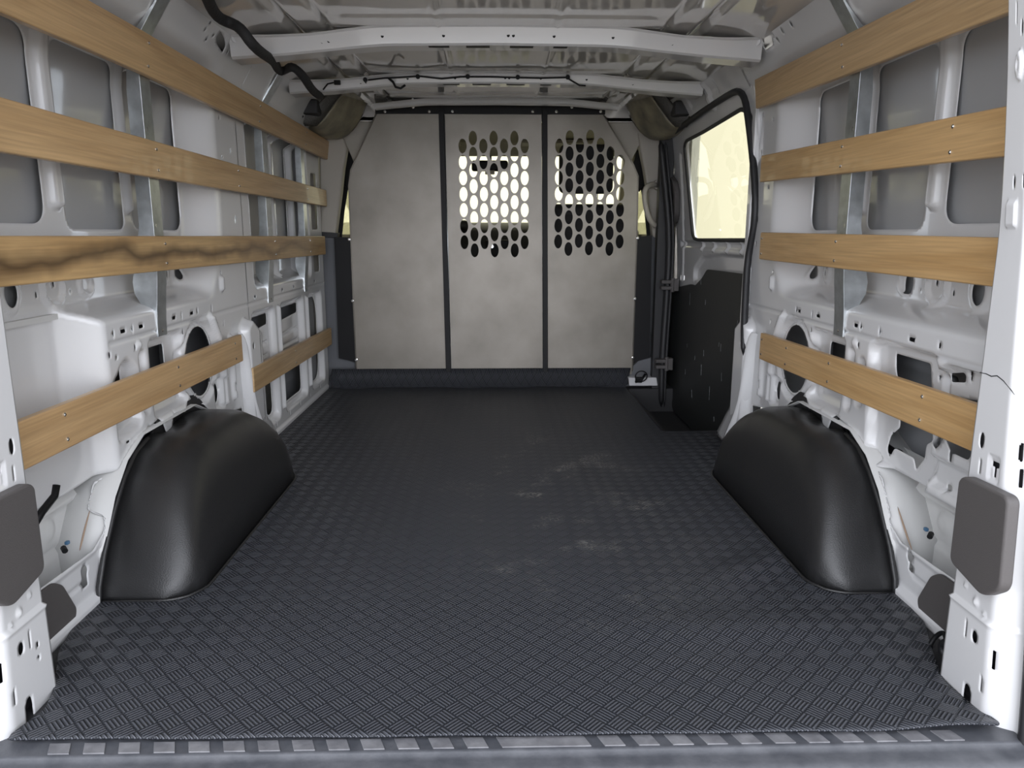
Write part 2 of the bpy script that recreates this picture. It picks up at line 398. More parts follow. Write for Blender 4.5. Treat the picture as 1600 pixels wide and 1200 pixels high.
# ribbed rubber mat: grid with gentle waves, turned up at the bulkhead
def mat_outline():
    L, Rr = CX-.876, CX+.876
    rear_l, rear_r = (-.775, 1.045), (.812, 1.035)
    return [rear_l, (-.4, 1.04), (0, 1.037), (.4, 1.036), (.74, 1.032), rear_r, (.80, 1.10), (.797, 1.17), (.83, 1.26), (.872, 1.36), (.885, 1.50), (.885, 2.40), (Rr, 2.55), (Rr+.01, 2.858),
            (.672, 2.862), (.668, 3.20), (.672, 3.735), (-.876+CX+.01, 3.735), (L, 2.5), (L, 1.52), (-.862, 1.42), (-.835, 1.30), (-.775, 1.18), (-.755, 1.12)]
na, nb = 300, 460
def mat_base(A, B):
    z = .0012*np.sin(A*9+B*3.1)*np.sin(B*5.3+1) + .0009*np.sin(A*23+B*9)
    # ripples by the right wheel arch and lifted rear right corner
    z += .007*np.exp(-((A-.62)/.10)**2-((B-1.62)/.10)**2)*np.sin((A*.8-B)*26)
    z += .006*np.exp(-((A-.55)/.25)**2-((B-1.36)/.10)**2)*np.cos((B-1.36)*22)
    z += .010*np.exp(-((A-.74)/.09)**2-((B-1.03)/.05)**2)
    z += .004*np.exp(-((A+.60)/.2)**2-((B-1.30)/.12)**2)
    return -z-.0025
EPS = [(-1, 0)]
ol = rnd(mat_outline(), .012, 3)
big = [(-2, .5), (2, .5), (2, 5), (-2, 5)]
hole_poly = None
def sheet_inside(name, poly, cell, base, place, m, parent=None, solid=.004, feats=()):
    a = np.array(poly); a0, b0 = a.min(0)-cell*1.5; a1, b1 = a.max(0)+cell*1.5
    # a hole ring = everything outside the outline (even-odd with a far frame bridged by a slit)
    frame = [(a0-1, b0-1), (a1+1, b0-1), (a1+1, b1+1), (a0-1, b1+1), (a0-1, b0-1)]
    ring = frame + list(poly) + [poly[0]]
    return sheet(name, a0, a1, b0, b1, cell, base, list(feats), [ring], place, m, parent, solid)
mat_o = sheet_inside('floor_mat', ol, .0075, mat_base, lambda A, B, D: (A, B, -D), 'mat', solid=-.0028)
tag(mat_o, 'black rubber floor mat with basket-weave checker ridges covering the load floor', 'floor mat')
up = MB()
L0, R0 = CX-.882, .668
n = 24
prof = [(3.728, .0005), (3.738, .003), (3.75, .012), (3.765, .035), (3.78, .062), (3.79, .092)]
for i in range(len(prof)):
    for k in range(n+1):
        x = L0+.004*i+(R0-L0+.02*i/5)*k/n; up.v.append((x, prof[i][0], prof[i][1]))
for i in range(len(prof)-1):
    for k in range(n):
        a = i*(n+1)+k; up.f.append((a, a+1, a+n+2, a+n+1))
up.build('upturned_edge', 'mat', mat_o, smooth=True, solid=.004)

# rear sill: black plastic step plate with wear pads, bumper below
sl = empty('sill_plate', (0, 1.0, -.02))
tag(sl, 'scuffed black plastic sill cover along the rear door threshold', 'door sill')
b = MB()
pf = [(1.06, -.0075), (1.016, -.0085), (1.010, -.014), (1.004, -.016), (.990, -.017), (.978, -.022), (.972, -.032), (.969, -.046), (1.06, -.046)]
b.prism([(y, z) for y, z in pf], lambda a, c, k: (-.815+k+CX, a, c), 1.64)
b.build('sill_body', 'sill', sl, bevel=.003)
x = -.70
while x < .72:
    wd = .033 if not (.0 < x < .06) else .14
    pb = MB(); pb.prism([(x-.004, 1.044), (x+wd-.004, 1.044), (x+wd+.006, 1.0195), (x+.006, 1.0195)], lambda a, c, k: (a, c, -.0088+k), .0025)
    pb.build('wear_pad', 'wear', sl, bevel=.0008); x += wd+.021
bmp = MB(); bmp.prism([(1.0, -.046), (.962, -.0465), (.93, -.055), (.90, -.12), (.89, -.30), (1.0, -.30)], lambda a, c, k: (-.90+k, a, c), 1.80)
tag(bmp.build('rear_bumper', 'bumper', bevel=.006), 'pale painted bumper edge below the black sill', 'bumper')

# ================================================================== side walls
def base_wall(A, B):
    xs, ys = zip(*WALL); return np.interp(B, xs, ys)
def quarter(s):
    nm = 'wall_left' if s < 0 else 'wall_right'
    P = lambda *pts: ons(pts, s)
    Y0, Y1 = 1.15, 2.62
    feats = []; holes = []
    # upper recess over a near-level shelf, rounded lower front corner
    sm = lambda t: (lambda c: c*c*(3-2*c))(np.clip(t, 0, 1))
    def base_q(A, B):
        yf = 2.43-.10*np.exp(-np.clip((B-.60)/.10, 0, 9)**2)
        t = sm((B-.583)/.048)*sm((1.30-B)/.10)*sm((yf-A)/.13)
        if s < 0:
            t = np.maximum(t, .98*sm((B-.385)/.016)*sm((1.655-A)/.065)*sm((1.30-B)/.10)); t = np.maximum(t, .50*sm((1.655-A)/.04)*sm((B-.16)/.02)*sm((1.30-B)/.1))
        return base_wall(A, B)+.085*t
    # grey outer panel shows through three openings of the inner frame
    holes += [rnd(rect(2.01, 2.31, .79, 1.19), .04), rnd(rect(1.705, 1.965, .79, 1.19), .03), rnd([(1.0, .80), (1.625, .80), (1.625, 1.19), (1.0, 1.19)], .05, 8)]
    for y, h in ((1.665, .024), (1.988, .014)): feats.append((rnd(rect(y-h, y+h, .83, 1.21), .02), -.014, .014))
    # belt seam groove and the slots above it
    feats.append((rect(1.0 if s > 0 else 1.66, 2.64, .533, .538), .004, .0025))
    feats.append((rect(2.495, 2.50, -.1, 1.3), .004, .0025))
    for y in (1.73, 1.82, 2.01, 2.13) if s < 0 else (1.55, 1.80, 2.02, 2.15): holes.append(rnd(rect(y-.012, y+.012, .553, .562), .002))
    for y in (1.685, 1.775, 2.06, 2.17, 1.45 if s > 0 else 2.28): holes.append(ell((y, .558), .004, .009, 12))
    for y in (1.78, 2.06, 1.45 if s > 0 else 1.66): holes.append(ell((y, .512), .004, .008, 12))
    # ovals in the recess wall
    holes += [ell((2.245, .665), .014, .020, 16)]
    feats += [(ell((2.245, .665), .03, .035), -.004, .01), (ell((2.17, .67), .028, .036), -.006, .012)]
    holes += [ell((2.165, .69), .004, .012, 12), ell((2.172, .667), .004, .009, 12)]
    for y, rr in ((1.62, .045), (1.75, .033)) : feats += [(ell((y, .665), rr, rr), -.007, .008), (ell((y, .665), rr-.01, rr-.01), .007, .008)]
    holes += [ell((1.625, .675), .004, .010, 12), ell((1.632, .695), .005, .009, 12), ell((1.685, .655), .003, .006, 10), ell((1.56, .655), .004, .008, 10)]
    holes += [ell((1.47, .665), .020, .028, 18)]; feats += [(ell((1.47, .665), .04, .045), -.006, .012)]
    if s > 0: holes += [ell((1.735, .665), .018, .026, 18)]
    # speaker ring
    feats += [(ell((2.165, .41), .128, .128, 40), .014, .012), (ell((2.165, .41), .116, .116, 40), -.010, .012)]
    holes += [ell((2.165, .412), .095, .102, 40)]
    feats += [(rnd([(2.24, .54), (2.27, .55), (2.35, .42), (2.35, .24), (2.31, .24), (2.31, .42)], .015), -.012, .012)]
    feats += [(rnd(rect(2.25, 2.345, .235, .34), .03), .010, .014)]
    holes += [ell((2.287, .290), .018, .030, 20)]
    feats += [(rnd(rect(2.395, 2.425, .24, .46), .015), -.010, .010), (rnd(rect(2.36, 2.39, .60, .65), .012), -.008, .008)]
    holes += [rnd(rect(2.405, 2.413, .27, .30), .003), ell((2.37, .50), .004, .008, 10), ell((2.38, .66), .003, .008, 10)]
    # middle window
    feats += [(rnd(rect(1.845, 2.06, .31, .525), .035), .022, .018), (rnd(rect(1.865, 2.035, .33, .385), .02), .006, .01)]
    holes += [rnd(rect(1.878, 1.985, .40, .492), .012)]
    feats += [(rnd(rect(1.795, 1.83, .34, .50), .015), .012, .010), (rnd(rect(1.74, 1.775, .36, .485) if s > 0 else rect(1.795, 1.83, .24, .31), .015), .012, .010)]
    feats += [(ell((1.80, .515), .012, .012, 14), -.005, .008)]
    if s < 0:
        feats += [(rnd([(1.655, .30), (1.79, .32), (1.79, .46), (1.74, .50), (1.68, .47)], .03), .020, .016)]
        holes += [rnd([(1.662, .40), (1.742, .40), (1.742, .478), (1.70, .47), (1.668, .455)], .012)]
        feats += [(rnd([(1.68, .225), (1.77, .30), (1.79, .27), (1.79, .26), (1.74, .19)], .01), .010, .008)]
        holes += [ell((1.70, .30), .010, .004, 10), ell((1.69, .505), .003, .007, 10)]
        holes += [ell((1.40, .49), .004, .006, 10), ell((1.40, .475), .003, .005, 10), ell((1.35, .43), .005, .007, 10), ell((1.42, .415), .004, .005, 10)]
        pass
    else:
        feats += [(rnd([(1.70, .255), (1.73, .52), (1.70, .54), (1.46, .54), (1.44, .50), (1.44, .245), (1.50, .235), (1.60, .235)], .03), .020, .016)]
        holes += [rnd(P((1384, 552), (1437, 568), (1438, 600), (1440, 690), (1430, 695), (1428, 716), (1414, 735), (1411, 716), (1382, 700), (1374, 716), (1370, 702), (1376, 680), (1390, 668), (1388, 598), (1384, 580)), .008)]
        feats += [(rnd([(1.0, .40), (1.42, .40), (1.46, .43), (1.46, .50), (1.43, .53), (1.0, .53)], .02), .020, .012)]
        holes += [rnd(P((1468, 583), (1488, 582), (1491, 588), (1490, 598), (1468, 597)), .004), rnd(P((1498, 580), (1502, 581), (1501, 590), (1499, 598), (1497, 590)), .002)]
        holes += [rnd([(1.0, .40), (1.39, .405), (1.41, .42), (1.41, .462), (1.30, .475), (1.0, .478)], .01)]
        feats += [(rnd([(1.0, .262), (1.445, .27), (1.455, .335), (1.0, .345)], .02), .014, .010)]
        holes += [rnd([(1.32, .36), (1.30, .395), (1.44, .395), (1.445, .365), (1.425, .35), (1.41, .365), (1.40, .385), (1.375, .36)], .006)]
        holes += [rnd(P((1468, 756), (1474, 758), (1474, 767), (1468, 765)), .001), ell((1.472, .262), .004, .006, 10), ell((1.475, .49), .004, .008, 10)]
        holes += [rnd(P((1483, 708), (1488, 710), (1486, 724), (1483, 722)), .002)]
    # cavity behind the lower corner and the wheel arch cut with its pointed tab
    holes.append([(1.0, .262 if s > 0 else .238), (1.50 if s < 0 else 1.60, .240 if s < 0 else .25), (1.645, .245), (1.61, .225), (1.545, .135), (1.50, .115), (1.40, .118), (1.30, .122), (1.0, .13)])
    holes.append([(1.525, -.3), (1.55, .13), (1.60, .205), (1.66, .258), (1.72, .285), (1.79, .303), (1.865, .314), (1.885, .30), (1.905, .262), (1.92, .255), (1.935, .262), (1.955, .305), (2.00, .300), (2.03, .290), (2.05, .318), (2.10, .320), (2.15, .29), (2.20, .255), (2.23, .235),
                  (2.48, .195), (2.48, .10), (2.50, -.3)])
    holes += [ell(on(131 if s < 0 else 1422, 893 if s < 0 else 870, s), .011, .013, 16), rnd([(1.452, .066), (1.468, .066), (1.468, .082), (1.452, .082)] if s > 0 else [(1.452, .05), (1.472, .05), (1.472, .068), (1.452, .068)], .001)]
    feats += [(rect(1.0, 1.60, -.3, .022), -.012, .012), (rect(1.0, 1.46, .058, .064), .003, .003), (rect(1.0, 1.56, .105, .20), -.003, .004)]
    # C-pillar swelling, flared at the foot
    feats += [(rnd([(2.50, .47), (2.56, .50), (2.66, .44), (2.7, .15), (2.75, -.1), (2.46, -.1), (2.50, .12)], .02), -.028, .02)]
    holes += [ell((2.545, .40), .006, .010, 12), ell((2.56, .11), .004, .005, 10), rnd(rect(2.60, 2.612, .10, .125), .002)]
    # roof rail openings
    if s < 0:
        holes += [rnd(P((343, 47), (350, 60), (352, 72), (347, 82), (338, 68), (337, 58)), .004), rnd(P((397, 92), (406, 99), (404, 117), (396, 111)), .004)]
        for u, v in ((320, 45), (327, 36), (333, 54), (322, 60), (410, 108), (412, 116), (355, 80)): holes.append(ell(on(u, v, s), .006, .006, 10))
    else:
        holes += [rnd(P((1189, 54), (1204, 48), (1208, 70), (1195, 79)), .004)]
        for u, v in ((1227, 27), (1236, 38), (1215, 62), (1222, 48), (1208, 56)): holes.append(ell(on(u, v, s), .006, .007, 10))
    for z in (.72, .80, .93, 1.02, 1.14): holes.append(ell((2.47, z), .003, .006, 10)); holes.append(rnd(rect(2.55, 2.556, z+.02, z+.035), .002))
    o = sheet(nm, Y0, Y1, -.01, 1.40, .006, base_q, feats, holes, side(s), 'white')
    tag(o, kind='structure')
    # outer body panels behind the openings
    ofe = [(rect(1.0, 2.7, z, z+.03), -.012, .012) for z in (.20, .34, .47)]
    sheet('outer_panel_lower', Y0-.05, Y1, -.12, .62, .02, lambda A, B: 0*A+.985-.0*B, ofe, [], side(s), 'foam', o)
    sheet('outer_panel_corner', Y0-.05, 1.74, -.12, .275, .01, lambda A, B: .972-.03*np.clip((.12-B)/.2, 0, 1), [(rect(1.0, 1.66, .19, .215), -.012, .012), (rect(1.0, 1.7, .10, .115), .006, .01), (ell((1.50, .16), .03, .03), -.008, .015)], [], side(s), 'white_flat', o)
    sheet('outer_panel_upper', Y0-.05, Y1, .60, 1.36, .02, lambda A, B: np.interp(B, [.6, .8, 1.0, 1.2, 1.36], [.99, .99, .982, .965, .93]), [], [], side(s), 'skin', o)
    # metal wheel house behind the plastic cover
    wh = MB(); arch = [(1.50, -.05), (1.53, .10), (1.60, .20), (1.67, .262), (1.76, .30), (2.08, .30), (2.20, .25), (2.32, .16), (2.42, .02), (2.44, -.05)]
    for y, z in arch: wh.v += [(CX+s*.868, y, z), (CX+s*.99, y, z)]
    for i in range(len(arch)-1): wh.f.append((2*i, 2*i+1, 2*i+3, 2*i+2))
    wh.build('wheel_house', 'white_flat', o, smooth=True, solid=.002)
    fl_ = MB(); pts = [(1.545, .125), (1.60, .205), (1.66, .258), (1.72, .288), (1.80, .306)]
    # inner post behind the speaker hole
    pb = MB(); pb.box(CX+s*.93 if s > 0 else CX-.97, CX+.97 if s > 0 else CX-.93, 2.10, 2.15, .22, .56); pb.box(CX+s*.94 if s > 0 else CX-.98, CX+.98 if s > 0 else CX-.94, 1.90, 1.935, .22, .56)
    pb.build('inner_brace', 'foam', o, bevel=.004)
    # sheet closing the cavity towards the belt
    cb = MB(); x0, x1 = sorted((CX+s*.90, CX+s*.985)); cb.box(x0, x1, 1.15, 1.17, -.05, 1.36); cb.box(x0, x1, 1.15, 2.62, -.09, -.08)
    cb.box(*sorted((CX+s*.95, CX+s*.985)), 1.15, 2.62, .60, .612)
    cb.build('closing_sheet', 'white_flat', o)
    # dark box added behind the roof rail openings, stands in for the shade inside
    rc = MB(); rc.box(*sorted((CX+s*.850, CX+s*.93)), 2.33, 2.95 if s < 0 else 2.58, 1.315, 1.40); rc.build('rail_shade_box', 'dark', o)
    # rear pillar
    PB = lambda A, B: (.792 - .035*np.clip((B-.75)/.4, 0, 2)**1.5 + np.where(B < .155, -.004, 0.) + .035*np.clip((1.075-A)/.035, 0, 1.6)**2)
    pv = lambda *pts: [(at(u, v, X=CX+s*.79).y, at(u, v, X=CX+s*.79).z) for u, v in pts]
    def pvq(u, v):
        y, z = on(u, v, 1, [(-.2, .792), (.75, .792), (.95, .780), (1.15, .757), (1.4, .71)]); f = .11*min(z, .95)/.165
        return ((y-f*1.185)/(1-f), z)
    pf_ = [(rect(.9, 1.3, .152, .160), -.006, .004), (ell((1.115, .175), .008, .008, 14), -.004, .005), (ell((1.15, .19), .005, .005, 12), -.003, .004), (ell((1.09, .165), .005, .005, 12), -.003, .004)]
    ph = [ell((1.105, .118), .008, .011, 18), rnd(rect(1.128, 1.132, .105, .135), .001), rnd(rect(1.058, 1.062, .085, .118), .001),
          rnd(rect(1.075, 1.079, .035, .065), .001), [(1.10, -.1), (1.10, .018), (1.105, .027), (1.112, .030), (1.118, .025), (1.12, .015), (1.12, -.1)]]
    if s < 0: ph += [rnd(rect(1.147, 1.153, .096, .106), .001), ell((1.149, .078), .003, .005, 10)]
    # T-shaped slot
    ty, tz = pvq(1552, 733)
    ph.append([(ty-.012, tz+.012), (ty+.012, tz+.012), (ty+.012, tz+.003), (ty+.004, tz+.003), (ty+.004, tz-.014), (ty-.004, tz-.014), (ty-.004, tz+.003), (ty-.012, tz+.003)])
    pf_.append((rnd(rect(ty-.020, ty+.020, tz-.02, tz+.020), .006), .003, .003))
    def slot(u, v, h=.015, w_=.002): y, z = pvq(u, v); return rnd(rect(y-w_, y+w_, z-h, z+h), .001)
    ph += [slot(1531, 730, .013), slot(1580, 707), slot(1578, 748), ell(pvq(1534, 688), .0085, .014, 18)]
    if s > 0:
        ph += [ell(pvq(1583, 285), .006, .010, 16), rnd(rect(pvq(1597, 283)[0]-.008, pvq(1597, 283)[0]+.004, pvq(1597, 283)[1]-.010, pvq(1597, 283)[1]+.010), .001), rnd(rect(pvq(1588, 20)[0]-.003, pvq(1588, 20)[0]+.003, pvq(1588, 20)[1]-.015, pvq(1588, 20)[1]+.015), .001), ell(pvq(1596, 42), .006, .012, 14)]
        pf_ += [(ell(pvq(1594, 102), .020, .022, 24), -.004, .005), (ell(pvq(1593, 100), .006, .006, 12), .004, .003), (rect(1.10, 1.15, .79, .83), -.004, .004)]
    LEAN = lambda z: .11*np.minimum(z, .95)/.165
    pil = sheet('rear_pillar', 1.02, 1.185, -.015, 1.40, .004, PB, pf_, ph, lambda A, B, D: (CX+s*D, A+LEAN(B)*(1.185-A), B), 'white', o, solid=.002)
    bb = MB()
    xs = [(.794, 1.183), (.84, 1.187), (.90, 1.187), (.90, 1.15), (.83, 1.06), (.81, 1.10), (.80, 1.15)]
    for z in (-.02, .75, 1.15, 1.40):
        dd = .035*max(0, (z-.75)/.4)**1.5 if z > .75 else 0
        bb.v += [(CX+s*(x-dd+.004), y, z) for x, y in xs]
    m_ = len(xs)
    for i in range(3):
        for k in range(m_): bb.f.append((i*m_+k, i*m_+(k+1) % m_, (i+1)*m_+(k+1) % m_, (i+1)*m_+k))
    bb.build('pillar_core', 'dark', o)
    # outer body corner behind the pillar edge
    oc = MB(); zz = [(-.25, 0), (0, 0), (.95, .1045), (1.42, .1045)]
    def leanbox(mb, xa, xb, ya, yb):
        k = len(mb.v)
        for z, d in zz:
            mb.v += [(CX+s*xa, ya+d, z), (CX+s*xb, ya+d, z), (CX+s*xb, yb+d, z), (CX+s*xa, yb+d, z)]
        for i in range(3):
            for j in range(4): mb.f.append((k+i*4+j, k+i*4+(j+1) % 4, k+i*4+4+(j+1) % 4, k+i*4+4+j))
    leanbox(oc, .845, 1.0, 1.03, 1.10); oc.build('body_corner', 'white', o, bevel=.008)
    # door seal around the opening
    sv = MB(); ly = lambda z: .11*min(max(z, 0), .95)
    zs = np.linspace(-.02, 1.40, 14)
    sv.tube([(CX+s*(.826-.035*max(0, (z-.75)/.4)**1.5), 1.018+ly(z), z) for z in zs], .010, 10)
    sv.tube([(CX+s*(.842-.035*max(0, (z-.75)/.4)**1.5), 1.008+ly(z), z) for z in zs], .008, 8)
    leanbox(sv, .830, .99, 1.0, 1.022)
    sv.build('door_seal', 'rubber', o, smooth=None, bevel=.003)
    return o
wl = quarter(-1); wr = quarter(1)

# left front section
P = lambda *pts: ons(pts, -1)
fe = [(rnd([(2.70, .575), (3.56, .575), (3.56, 1.19), (2.70, 1.19)], .06, 6), .055, .07), (rect(2.6, 3.8, .533, .538), .004, .0025)]
ho = [rnd(rect(2.80, 3.10, .70, 1.17), .03), rnd(rect(3.22, 3.42, .70, 1.17), .03), rnd([(3.60, .80), (3.72, .80), (3.73, 1.06), (3.62, 1.06)], .02), rnd([(3.60, .60), (3.71, .60), (3.71, .76), (3.60, .76)], .02)]
for y in (2.76, 3.16, 3.47): fe.append((rnd(rect(y-.025, y+.025, .60, 1.18), .02), -.02, .015))
for y0, y1 in ((2.64, 2.93), (3.00, 3.37), (3.45, 3.72)): fe.append((rnd(rect(y0, y1, .05, .505), .04), .022, .020))
for y0, y1 in ((2.665, 2.90), (3.025, 3.345)):
    ho.append(rnd([(y0, .425), (y1, .435), (y1, .478), (y0+.03, .478)], .015)); ho.append(rnd([(y0, .08), (y1-.02, .08), (y1, .10), (y1, .215), (y0, .215)], .03))
    for z in (.26, .31, .36): fe.append((rect(y0+.005, y1-.005, z, z+.012), .008, .005))
ho.append(rnd([(3.48, .12), (3.52, .075), (3.64, .075), (3.69, .12), (3.70, .42), (3.66, .48), (3.50, .48), (3.48, .44)], .04))
fe += [(rnd(rect(2.955, 2.975, .08, .50), .009), -.010, .008), (rnd(rect(3.40, 3.42, .08, .50), .009), -.010, .008)]
for y in (2.60, 2.70, 2.86, 3.05, 3.22, 3.40, 3.60): ho.append(rnd(rect(y-.012, y+.008, .552, .560), .002)); ho.append(rnd(rect(y-.003, y+.003, .030, .052), .001))
ho += [rnd(rect(2.58, 2.59, .40, .44), .003), ell((2.78, .295), .008, .006, 10), ell((2.60, .33), .003, .005, 10)]
fe.append((rect(2.5, 3.9, -.2, .020), -.008, .010))
fe.append((rnd([(2.50, .47), (2.56, .50), (2.66, .44), (2.7, .15), (2.75, -.1), (2.46, -.1), (2.50, .12)], .02), -.028, .02))
fs = sheet('front_section', 2.615, 3.80, -.01, 1.40, .006, base_wall, fe, ho, side(-1), 'white', wl)
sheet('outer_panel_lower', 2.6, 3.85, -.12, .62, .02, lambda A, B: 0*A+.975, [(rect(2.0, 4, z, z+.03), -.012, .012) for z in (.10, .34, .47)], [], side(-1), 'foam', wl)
sheet('outer_panel_upper', 2.6, 3.85, .60, 1.36, .02, lambda A, B: np.interp(B, [.6, .8, 1.0, 1.2, 1.36], [.965, .965, .960, .955, .93]), [], [], side(-1), 'white_flat', wl)
mb = MB(); mb.box(CX-.94, CX-.90, 3.50, 3.54, .0, 1.2); mb.box(CX-.94, CX-.915, 3.60, 3.70, .0, 1.2); mb.build('inner_brace', 'foam', wl, bevel=.004)
post = MB(); pp = [(1.20, .845), (.70, .862), (.45, .860), (.30, .850), (.12, .842), (.02, .835)]
# folded flange of the C-pillar foot
post.v = []
for i, (z, x) in enumerate([(.45, .866), (.42, .852), (.30, .846), (.20, .842), (.12, .830), (.02, .815)]):
    yy = [2.475, 2.49, 2.49, 2.50, 2.53, 2.58][i]; wd = [.10, .10, .11, .13, .17, .20][i]
    post.v += [(CX-.885, yy, z), (CX-x, yy+.012, z), (CX-x, yy+.025, z), (CX-x-.018, yy+.04, z), (CX-x-.018, yy+wd, z), (CX-.90, yy+wd+.02, z)]
for i in range(5):
    for k in range(5): a = i*6+k; post.f.append((a, a+1, a+7, a+6))
post.build('pillar_foot', 'white', wl, smooth=True, solid=.002, sub=1)
post2 = MB(); post2.v = [(2*CX-x, y, z) for x, y, z in post.v]; post2.f = post.f
post2.build('pillar_foot', 'white', wr, smooth=True, solid=.002, sub=1)

ck = MB(); cpr = [(-.2, .792), (.75, .792), (.95, .780), (1.15, .757), (1.4, .71)]
cp_ = []
for u, v in ((1531, 582), (1541, 584), (1549, 588), (1558, 587), (1568, 595), (1577, 606), (1585, 617)):
    y, z = on(u, v, 1, cpr); cp_.append((CX+float(interp(cpr, z))+.0004, y, z))
ck.tube(cp_, [.0008, .0011, .0012, .0012, .0011, .0008, .0004], 5); ck.build('paint_crack', 'dark', wr)
# ================================================================== ceiling
def roofz(A, B):
    a = np.abs(A-CX); return np.interp(a, [0, .45, .62, .72, .80, .95], [1.378, 1.376, 1.373, 1.367, 1.352, 1.30]) + .020*np.clip((B-3.05)/.65, 0, 1)
rf = []
for c in (-.60, -.50, .50, .60): rf.append((rect(CX+c-.012, CX+c+.012, .5, 4.2), .008, .008))
for c in (-.17, .17): rf.append((rect(CX+c-.007, CX+c+.007, .5, 4.2), -.005, .006))
for c in (-.40, .40): rf.append((rect(CX+c-.003, CX+c+.003, .5, 4.2), -.004, .003))
for y in (2.24, 2.92, 3.50): rf.append((rnd([(CX-.45, y-.01), (CX+.45, y-.01), (CX+.52, y+.10), (CX-.52, y+.10)], .03), -.003, .012))
ceil = sheet('ceiling', -.86+CX, .86+CX, .98, 3.95, .012, lambda A, B: roofz(A, B), rf, [], lambda A, B, D: (A, B, D), 'roof', solid=.003)
tag(ceil, kind='structure')
ro = MB(); ro.box(-.98, 1.0, .98, 5.3, 1.43, 1.46); ro.build('roof_skin', 'white', ceil)
def roof_rib(yc, zc, wd, ht, m='white', drop=.028, half=.80, holes=True, name='roof_rib'):
    """pressed hat-section bow; corners of the section swept across the van"""
    b = MB(); N = 40; sec = lambda e: [(-wd/2-.016, ht), (-wd/2-.006, ht-.004), (-wd/2, ht*.55), (-wd/2+.004, .004), (-wd/2+.012, 0), (wd/2-.012, 0), (wd/2-.004, .004), (wd/2, ht*.6), (wd/2+.01, ht)]
    xs = np.linspace(-half, half, N)
    for x in xs:
        a = abs(x); dz = -drop*np.interp(a, [0, .33, .55, .64, .80], [0, .06, .62, .85, 1.15]); hh = np.interp(a, [0, .40, .55, .7, .8], [1, 1, .92, 1.05, 1.25])
        yy = yc + .06*np.interp(a, [0, .4, .8], [0, .15, 1])
        for q, h in sec(0): b.v.append((CX+x, yy+q*np.interp(a, [0, .5, .8], [1, 1, 1.25]), zc+dz+h*hh))
    k = 9
    for i in range(N-1):
        for j in range(k-1): b.f.append((i*k+j, i*k+j+1, (i+1)*k+j+1, (i+1)*k+j))
    o = b.build(name, m, ceil, smooth=True, solid=.002)
    es = o.modifiers.new('crisp', 'EDGE_SPLIT'); es.split_angle = R(24)
    if holes:
        for x in (-.62, -.52, -.50, -.34, -.16, .03, .045, .165, .34, .52, .62, .635):
            a = abs(x); dz = -drop*np.interp(a, [0, .33, .55, .64, .80], [0, .06, .62, .85, 1.15]); yy = yc+.06*np.interp(a, [0, .4, .8], [0, .15, 1])
            c = MB(); c.cyl((CX+x, yy-wd/2-.0015, zc+dz+ht*.45), (CX+x, yy-wd/2+.004, zc+dz+ht*.45), .0045, 10); c.build('rib_hole', 'black', o)
        for x in (-.18, -.06, .07, .20):
            c = MB(); c.box(CX+x-.035, CX+x+.035, yc-wd/2+.016, yc-wd/2+.040, zc-.0030, zc+.001); c.build('rib_slot', 'black', o)
    # end brackets
    for s in ((-1, 1) if holes else ()):
        e = MB(); x0 = CX+s*half
        e.tube([(x0-s*.02, yc-.0, zc+.02), (x0-s*.0, yc+.03, zc+.02)], .012, 10)
        e.build('rib_bracket', 'white', o, bevel=.001)
    return o
rib1 = roof_rib(2.375, 1.328, .085, .050)
rib2 = roof_rib(3.02, 1.342, .085, .036)
rib3 = roof_rib(3.64, 1.372, .06, .02, drop=.03, half=.57, holes=False)
for yc in (1.20,): roof_rib(yc, 1.33, .12, .05, holes=False)

# ================================================================== bulkhead partition
YP = 3.80
pt = empty('partition', (0, YP, 0)); tag(pt, 'grey steel bulkhead partition between cargo area and cab with two perforated panels', 'partition')
q = lambda u, v, Y=YP: (lambda p: (p.x, p.z))(at(u, v, Y=Y))
fnp = lambda a, b, c: (a, YP+c, b)
def panel(name, pix, holes=(), bev=0):
    return plate(name, [q(*p) for p in pix], [ell(q(u, v), ra, rb, 22) for u, v, ra, rb in holes], fnp, .003, 'steel', pt)
HR, HV = 6.3, 11.2
sc = (at(800, 300, Y=YP).x-at(799, 300, Y=YP).x), (at(800, 299, Y=YP).z-at(800, 300, Y=YP).z)
ra, rb = HR*sc[0], HV*sc[1]
z3 = lambda x, y: (680+x/4.285, 140+y/4.285)
hc, hr = [], []
for i, x in enumerate((183, 252, 322, 391, 461, 530, 599)):
    dx = 2.2*1
    for k in range(8 if i % 2 else 7):
        u, v = z3(x+dx*k*(1.0-i/6), (325 if i % 2 else 378)+107.3*k); hc.append((u, v, ra, rb))
cols = {0: (831, 378, 7), 1: (901, 322, 8), 2: (969, 374, 7), 3: (1038, 318, 8), 4: (1107, 372, 7), 5: (1174, 428, 7), 6: (1241, 485, 6)}
for i, (x, y, nn) in cols.items():
    for k in range(nn): u, v = z3(x-1.3*k*(1 if i < 6 else 1), y+106.5*k); hr.append((u, v, ra, rb))
p1 = panel('solid_panel', [(588, 177), (689, 177), (700, 585), (557, 585), (552, 470), (545, 290), (548, 268)])
p2 = panel('perforated_panel', [(694, 177), (846, 177), (849, 585), (704, 585)], hc)
p3 = panel('perforated_panel', [(855, 177), (942, 177), (990, 258), (997, 275), (995, 370), (991, 470), (987, 585), (855, 585)], hr)
